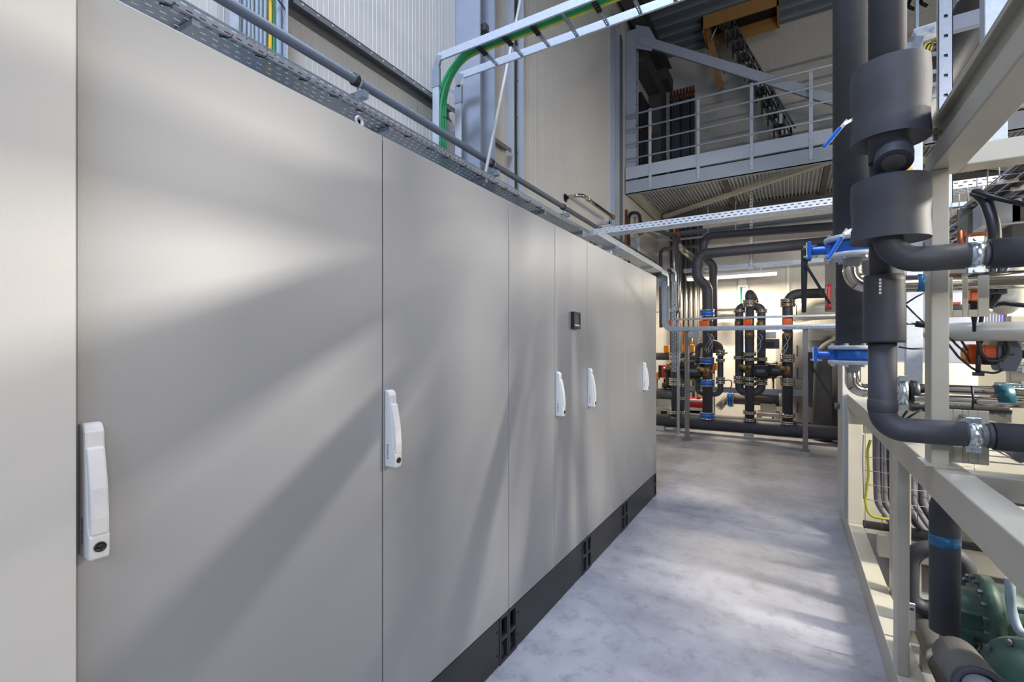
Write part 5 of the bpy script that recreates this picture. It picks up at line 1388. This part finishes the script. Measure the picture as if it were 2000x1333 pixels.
# upright hose bundle between the posts
HY = 3.75
hx0 = at(1701, 900, HY).x
for i in range(12):
    u = 1707 + i * 9.4 + (4 if i % 3 == 0 else 0)
    Yi = HY + 0.03 * (i % 2)
    a = at(u, 850, Yi); b = at(u + 1.5, 990, Yi)
    a.z = 1.0
    c1 = b + V((0.10, -0.02, -0.13 - 0.004 * i)); c2 = b + V((0.34, -0.05, -0.165 - 0.003 * i))
    o = MB().pipe([a, a.lerp(b, 0.5) + V((0.004 * math.sin(i * 2.0), 0, 0)), b + V((0.004, 0, 0.02)), c1, c2], 0.0165 if i % 3 else 0.0195, 0.14, 12, 8).build('grey_hose', 'hose')
    tag(o, 'grey hose hanging in the upright bundle between the skid posts, sweeping away at its foot', 'hose', 'upright grey hoses between the skid posts')
k = MB()
for v in (893, 920, 947, 976):
    p0 = at(1690, v, HY - 0.04)
    k.tube([p0 + V((j * 0.035, -0.004 if j % 2 else 0.004, 0.002 * math.sin(j))) for j in range(16)], 0.0024, 5)
for j in range(7):
    p0 = at(1690, 890, HY - 0.04)
    k.tube([p0 + V((j * 0.085, 0.006, 0.30)), p0 + V((j * 0.085, 0.006, -0.45))], 0.0024, 5)
tag(k.build('wire_basket', 'mesh'), 'upright wire basket holding the grey hose bundle between the skid posts', 'wire basket')
o = MB().pipe([at(1700, 860, HY - 0.06), at(1694, 880, HY - 0.06), at(1696, 930, HY - 0.06), at(1690, 980, HY - 0.06), at(1698, 1010, HY - 0.06), at(1730, 1014, HY - 0.05), at(1760, 1016, HY - 0.04)], 0.008, 0.1, 10).build('earth_cable', 'lime')
tag(o, 'yellow green earth cable hanging beside the upright hose bundle', 'cable')
o = MB().pipe([at(1686, 850, HY - 0.02), at(1685, 900, HY - 0.02), at(1687, 975, HY - 0.02)], 0.004, 0.1, 8).build('thin_wire', 'box')
tag(o, 'thin pale wire hanging beside the yellow green earth cable', 'wire')
dp = thing('drip_tray', 'black drip tray under the upright hose bundle', 'tray', (0.9, 3.8, 0.33))
MB().box(0.53, 1.5, 3.60, 4.15, 0.335, 0.375).build('tray', 'black', dp, bevel=0.015)
# dark pipes in the lower part of the skid
lp1 = thing('lower_pipe', 'black insulated upright pipe with a blue tape ring below the skid rail', 'pipe', (0.49, 2.35, 0.4))
c1 = at(1845, 1100, 2.38)
MB().pipe([(c1.x + 0.4, 2.38, 0.955), (c1.x, 2.38, 0.955), (c1.x, 2.38, 0.40)], 0.046, 0.10, 22, 8).build('insulation', 'foam', lp1)
zt = at(1845, 1063, 2.33).z
MB().tube([(c1.x, 2.38, zt - 0.022), (c1.x, 2.38, zt + 0.022)], 0.0475, 22).build('tape_ring', 'blue_tape', lp1)
lp2 = thing('lower_pipe', 'black insulated pipe loop arching behind the taped upright pipe', 'pipe', (0.7, 2.9, 0.4))
MB().pipe([at(1850, 1192, 2.95), at(1776, 1186, 2.95), at(1777, 1068, 2.95), at(1888, 1078, 2.95), at(1889, 1205, 2.95)], 0.037, 0.10, 20, 8).build('insulation', 'foam', lp2)
lp3 = thing('lower_pipe', 'grey-brown insulated pipe on the floor with two bright bands running toward the viewer', 'pipe', (0.55, 2.6, 0.1))
y0, y1 = 3.0, 1.75
MB().tube([(0.55, y0, 0.14), (0.55, y1, 0.14)], 0.052, 20).lathe((0.55, y0, 0.14), (0, 1, 0), [(0.052, 0), (0.045, 0.03), (0.02, 0.045), (0.0, 0.048)], 20).build('insulation', 'foam_grey', lp3)
for yy in (2.62, 2.30):
    MB().lathe((0.55, yy, 0.14), (0, 1, 0), [(0.052, 0), (0.054, 0), (0.054, 0.05), (0.052, 0.05)], 20).build('bright_band', 'zinc', lp3)
for yy in (2.8, 2.0): MB().box(0.51, 0.59, yy, yy + 0.05, 0.0, 0.09).build('foot', 'beige', lp3)
lp4 = thing('lower_pipe', 'grey insulated pipe elbow with open sleeve end at the bottom picture edge', 'pipe', (0.55, 1.95, 0.2))
a, b = at(1868, 1284, 2.12), at(1915, 1350, 1.80)
MB().tube([a, b], 0.062, 22).build('insulation', 'foam_grey', lp4)
d_ = (b - a).normalized()
MB().lathe(b, d_, [(0.062, 0), (0.066, 0.004), (0.066, 0.03), (0.05, 0.03), (0.045, -0.01), (0, -0.01)], 24).build('sleeve_ring', 'foam', lp4)
MB().lathe(b, d_, [(0.042, -0.005), (0.042, 0.012), (0.0, 0.012)], 20).build('inner_pipe', 'box', lp4)
br = thing('pipe_bracket', 'white slotted bracket beside the lower skid post', 'bracket', at(1779, 1205, 2.6))
MB().cbox(at(1779, 1205, 2.75), 0.03, 0.012, 0.12).build('plate', 'white', br)
MB().cbox(at(1779, 1190, 2.73), 0.02, 0.006, 0.012).build('screw', 'dgrey', br)
# green compressor and motor
gm = thing('compressor', 'large green compressor with bolted flange ring deep in the skid', 'machine', (0.8, 2.55, 0.13))
c1 = at(1918, 1205, 2.55)
R = 0.155
k = MB()
k.lathe(c1, (1, 0, 0), [(0.05, -0.10), (0.09, -0.10), (0.10, -0.07), (0.10, -0.02), (R, -0.015), (R, 0.03), (R * 0.86, 0.035), (R * 0.86, 0.16), (R * 0.92, 0.17), (R * 0.92, 0.20), (R * 0.86, 0.21), (R * 0.86, 0.6), (0.08, 0.65)], 36)
k.build('housing', 'pump_green', gm)
MB().lathe(c1 + V((0.06, 0, 0)), (1, 0, 0), [(R * 0.5, -0.09), (R * 0.62, -0.09), (R * 0.62, -0.075)], 6, False).build('inspection_plate', 'pump_green', gm)
for j in range(18):
    a = j * 2 * math.pi / 18
    p = c1 + V((-0.02, R * 0.92 * math.cos(a), R * 0.92 * math.sin(a)))
    MB().lathe(p, (1, 0, 0), [(0.009, -0.012), (0.009, 0.012)], 6, False).build('flange_bolt', 'dgrey', gm)
MB().box(c1.x - 0.11, c1.x + 0.02, 2.45, 2.62, c1.z - 0.02, c1.z + 0.05).box(c1.x - 0.12, c1.x - 0.04, 2.46, 2.60, c1.z - 0.16, c1.z - 0.02).build('inlet_block', 'pump_green', gm, bevel=0.008)
for i in range(4):
    MB().box(c1.x + 0.06, c1.x + 0.55, 2.55 - R * 0.86 - 0.012, 2.55 - R * 0.80, c1.z + 0.10 - i * 0.055, c1.z + 0.115 - i * 0.055).build('cooling_fin', 'pump_green', gm)
MB().box(c1.x + 0.05, c1.x + 0.5, 2.45, 2.66, 0.0, c1.z - R * 0.75).build('base_foot', 'pump_green', gm, bevel=0.01)
mt = thing('compressor', 'green compressor end cover nearest the bottom picture corner', 'machine', (0.75, 2.0, 0.1))
c1 = at(2008, 1332, 2.12)
MB().lathe(c1, (-0.5, -0.85, 0.05), [(0.0, 0.06), (0.05, 0.056), (0.085, 0.035), (0.10, 0.0), (0.118, -0.005), (0.118, -0.04), (0.095, -0.045), (0.095, -0.22)], 32).build('cover', 'pump_green', mt)
for j in range(10):
    a = j * 2 * math.pi / 10
    ax = V((-0.5, -0.85, 0.05)).normalized(); u_ = ax.orthogonal().normalized(); w_ = ax.cross(u_)
    MB().lathe(c1 + (u_ * math.cos(a) + w_ * math.sin(a)) * 0.109, ax, [(0.009, -0.01), (0.009, 0.012)], 6, False).build('cover_bolt', 'dgrey', mt)
MB().box(c1.x - 0.03, c1.x + 0.15, c1.y + 0.05, c1.y + 0.2, 0.0, c1.z - 0.08).build('base_foot', 'pump_green', mt)
MB().cbox(c1 + V((0.10, 0.05, 0.12)), 0.10, 0.12, 0.10).build('terminal_box', 'pump_green', mt, bevel=0.01)
o = MB().pipe([at(1972, 1130, 2.3), at(1974, 1190, 2.3), at(1990, 1235, 2.25), at(2010, 1250, 2.2)], 0.014, 0.12, 10).build('conduit_hose', 'cable_grey')
tag(o, 'grey flexible conduit drooping to the green compressor', 'hose')
# ================================================================== OVER THE SKID
bs = thing('wire_basket', 'wire basket of black cables running along the top of the skid', 'wire basket', (0.75, 3.0, 2.0))
k = MB()
for i in range(7): k.tube([(0.66 + i * 0.055, 1.9, 2.105), (0.66 + i * 0.055, 4.6, 2.105)], 0.003, 5)
for j in range(22):
    yy = 1.92 + j * 0.12
    k.tube([(0.655, yy, 2.17), (0.655, yy, 2.105), (0.995, yy, 2.105), (0.995, yy, 2.17)], 0.003, 5)
k.build('basket', 'mesh', bs)
for yy in (1.92, 4.38):
    MB().box(0.60, 1.60, yy, yy + 0.03, 2.0835 if yy < 2 else 2.07, 2.101).build('support_arm', 'galv', bs)
MB().box(1.57, 1.60, 4.38, 4.41, 1.115, 2.07).build('arm_post', 'galv', bs)
for i in range(9):
    xx = 0.70 + i * 0.033; zz = 2.121 + 0.004 * (i % 2)
    pts = [(xx + 0.006 * math.sin(k * 1.5 + i), 1.88 + k * 0.335, zz + 0.004 * math.sin(k * 2 + i)) for k in range(9)]
    o = MB().tube(pts, 0.0145, 8).build('black_cable', 'cable_black'); tag(o, 'black cable lying in the wire basket along the top of the skid', 'cable', 'black cables in the top wire basket')
for j in range(6):
    tag(MB().box(0.67 + (j % 3) * 0.08, 0.73 + (j % 3) * 0.08, 2.06 + j * 0.14, 2.075 + j * 0.14, 2.098, 2.112).build('tie_band', 'white'), 'white tie band under the black cables of the top wire basket', 'cable tie', 'white tie bands under the top wire basket')
o = MB().pipe([at(1905, 378, 2.5), at(1925, 392, 2.45), at(1942, 440, 2.4), at(1945, 520, 2.38)], 0.019, 0.25, 14, 10).build('drop_hose', 'cable_black')
tag(o, 'thick black hose dropping in a curve from the top wire basket', 'hose')
o = MB().pipe([at(1900, 374, 2.45), at(1950, 388, 2.4), at(2015, 403, 2.35)], 0.009, 0.3, 10).build('side_cable', 'cable_black')
tag(o, 'black cable leaving the top wire basket sideways with a grey tie', 'cable')
gb1 = thing('terminal_box', 'pale blue-grey terminal box behind the thick black drop hose', 'box', at(1945, 420, 2.7))
c1 = at(1946, 421, 2.75)
MB().cbox(c1, 0.12, 0.12, 0.10).build('body', 'box', gb1, bevel=0.006)
MB().cbox(c1 + V((0.0, -0.01, -0.052)), 0.125, 0.12, 0.006).build('lid_edge', 'handle', gb1)
MB().tube([c1 + V((-0.02, 0, -0.05)), c1 + V((-0.02, 0, -0.09))], 0.014, 10).build('cable_gland', 'box', gb1)
gb2 = thing('terminal_box', 'darker grey terminal box with cable glands at the picture edge', 'box', at(1990, 440, 2.7))
c1 = at(1992, 440, 2.75)
MB().cbox(c1, 0.09, 0.12, 0.16).build('body', 'foam_grey', gb2, bevel=0.006)
for d in (-0.025, 0.005, 0.03):
    MB().pipe([c1 + V((d, -0.03, -0.08)), c1 + V((d, -0.03, -0.14)), c1 + V((d - 0.03, -0.03, -0.22))], 0.009, 0.05, 8).build('gland_cable', 'cable_black', gb2)
sp3 = thing('sheet_guard', 'polished sheet guard with rivets beside the pale terminal box', 'guard', at(1905, 445, 2.8))
c1 = at(1906, 440, 2.85)
MB().cbox(c1, 0.12, 0.02, 0.16).build('sheet', 'chrome', sp3, bevel=0.003)
MB().prism([c1 + V((-0.16, -0.02, -0.14)), c1 + V((0.02, -0.02, -0.06)), c1 + V((0.02, -0.02, -0.09)), c1 + V((-0.16, -0.02, -0.19))], (0, 0.03, 0)).build('sloped_plate', 'box', sp3)
vl = thing('control_valve', 'white valve head with orange lid above the upper black branch', 'valve', at(1910, 474, 2.6))
c1 = at(1911, 477, 2.6)
MB().cbox(c1, 0.055, 0.05, 0.05).build('body', 'white', vl, bevel=0.005)
MB().cbox(c1 + V((-0.004, 0, 0.032)), 0.05, 0.05, 0.016).build('orange_lid', 'orange', vl, bevel=0.003)
MB().tube([c1 + V((-0.05, 0, -0.05)), c1 + V((-0.05, 0, 0.06))], 0.014, 10).build('copper_tube', 'copper', vl)
# overhead dark pipes, galvanised struts and tray corner
for i, (xx, zz, r, lb) in enumerate(((0.97, 3.54, 0.11, 'thick dark overhead pipe running away above the skid'), (1.20, 3.72, 0.06, 'thinner dark overhead pipe beside the thick one above the skid'))):
    o = thing('overhead_pipe', lb, 'pipe', (xx, 4, zz))
    MB().tube([(xx, 1.2, zz), (xx, 7.5, zz)], r, 18).build('insulation', 'foam', o)
    for yy in (3.0, 5.5):
        MB().box(xx - 0.012, xx + 0.012, yy, yy + 0.03, zz + r, CZ).build('hanger', 'galv', o)
su = thing('strut_post', 'galvanised strut post with square holes above the skid', 'post', (0.66, 3.3, 1.1))
c1 = at(1843, 100, 3.2)
m = MB().perf((c1.x - 0.026, 3.17, 2.20), (0, 0, 1), (1, 0, 0), 2.5, 0.055, [(0.020, 0.036, 0.4)], 0.016, 0.10)
m.box(c1.x - 0.026, c1.x - 0.023, 3.17, 3.21, 2.20, 4.7).box(c1.x + 0.026, c1.x + 0.029, 3.17, 3.21, 2.20, 4.7)
m.build('channel', 'galv_bright', su)
MB().box(c1.x - 0.02, c1.x + 0.02, 3.185, 3.205, 2.20, 4.7).build('core', 'galv', su)
MB().box(c1.x - 0.04, 1.62, 3.17, 3.21, 2.18, 2.20).build('foot_rail', 'galv', su)
MB().box(1.58, 1.62, 3.17, 3.21, 1.115, 2.18).build('foot_post', 'galv', su)
MB().bar((c1.x + 0.03, 3.2, at(1890, 30, 3.2).z - 0.03), (c1.x + 0.75, 3.2, at(1890, 24, 3.2).z - 0.03), 0.04, 0.075).build('arm', 'bluegrey', su, bevel=0.003)
MB().bar((c1.x + 0.03, 3.2, at(1870, 5, 3.2).z + 0.03), (c1.x + 0.3, 3.2, at(1870, 5, 3.2).z + 0.25), 0.04, 0.06).build('arm_brace', 'galv', su)
s2 = thing('strut_post', 'plain galvanised strut post nearest the upper picture corner', 'post', (0.8, 2.3, 1.1))
c1 = at(1940, 40, 2.5)
MB().box(c1.x - 0.032, c1.x + 0.032, 2.47, 2.53, 2.21, 4.2).build('channel', 'galv_bright', s2, bevel=0.003)
MB().box(c1.x - 0.05, c1.x + 0.7, 2.47, 2.53, 2.18, 2.21).build('foot_rail', 'galv', s2)
MB().box(c1.x + 0.64, c1.x + 0.70, 2.47, 2.53, 1.115, 2.18).build('foot_post', 'galv', s2)
tc = thing('cable_tray', 'galvanised tray corner rising beside the upper black collar', 'cable tray', (0.6, 3.5, 2.2))
c1 = at(1787, 200, 3.6)
MB().box(c1.x - 0.045, c1.x + 0.03, 3.57, 3.63, 1.115, at(1787, 85, 3.6).z).build('upright', 'galv_bright', tc, bevel=0.003)
MB().box(0.44, c1.x, 3.58, 3.62, 1.06, 1.115).build('foot_arm', 'galv', tc)
q = at(1800, 62, 3.6)
MB().bar(at(1783, 72, 3.6), at(1834, 56, 3.6), 0.05, 0.07).build('corner', 'galv_bright', tc, bevel=0.006)
MB().bar(at(1780, 92, 3.58), at(1797, 92, 3.58), 0.07, 0.09).build('sleeve', 'galv', tc)
for u, v in ((1784, 70), (1820, 57)):
    MB().disc(at(u, v, 3.565), (0, 1, 0), 0.012, 0.01, 10).build('bolt', 'zinc', tc)
for v in (105, 140, 165, 188):
    MB().bar(at(1790, v + 6, 3.64), at(1838, v - 2, 3.64), 0.015, 0.02).build('rung', 'galv', tc)
MB().cbox(at(1778, 338, 3.55), 0.02, 0.01, 0.06).build('yellow_mark', 'yellow', tc)
MB().tube([at(1812, 110, 3.68), at(1830, 60, 3.68)], 0.008, 8).build('drop_rod', 'brass', tc)
for i in range(4):
    o = MB().pipe([at(1796 + i * 3, 120, 3.8), at(1806 + i * 4, 90, 3.85), at(1850, 66 + i * 5, 4.1)], 0.011, 0.1, 8).build('tray_cable', 'cable_black' if i % 2 else 'lime')
    tag(o, ('yellow green cable bending over the tray corner beside the upper collar', 'black cable bending over the tray corner beside the upper collar')[i % 2], 'cable', ('yellow green cables at the tray corner', 'black cables at the tray corner')[i % 2])
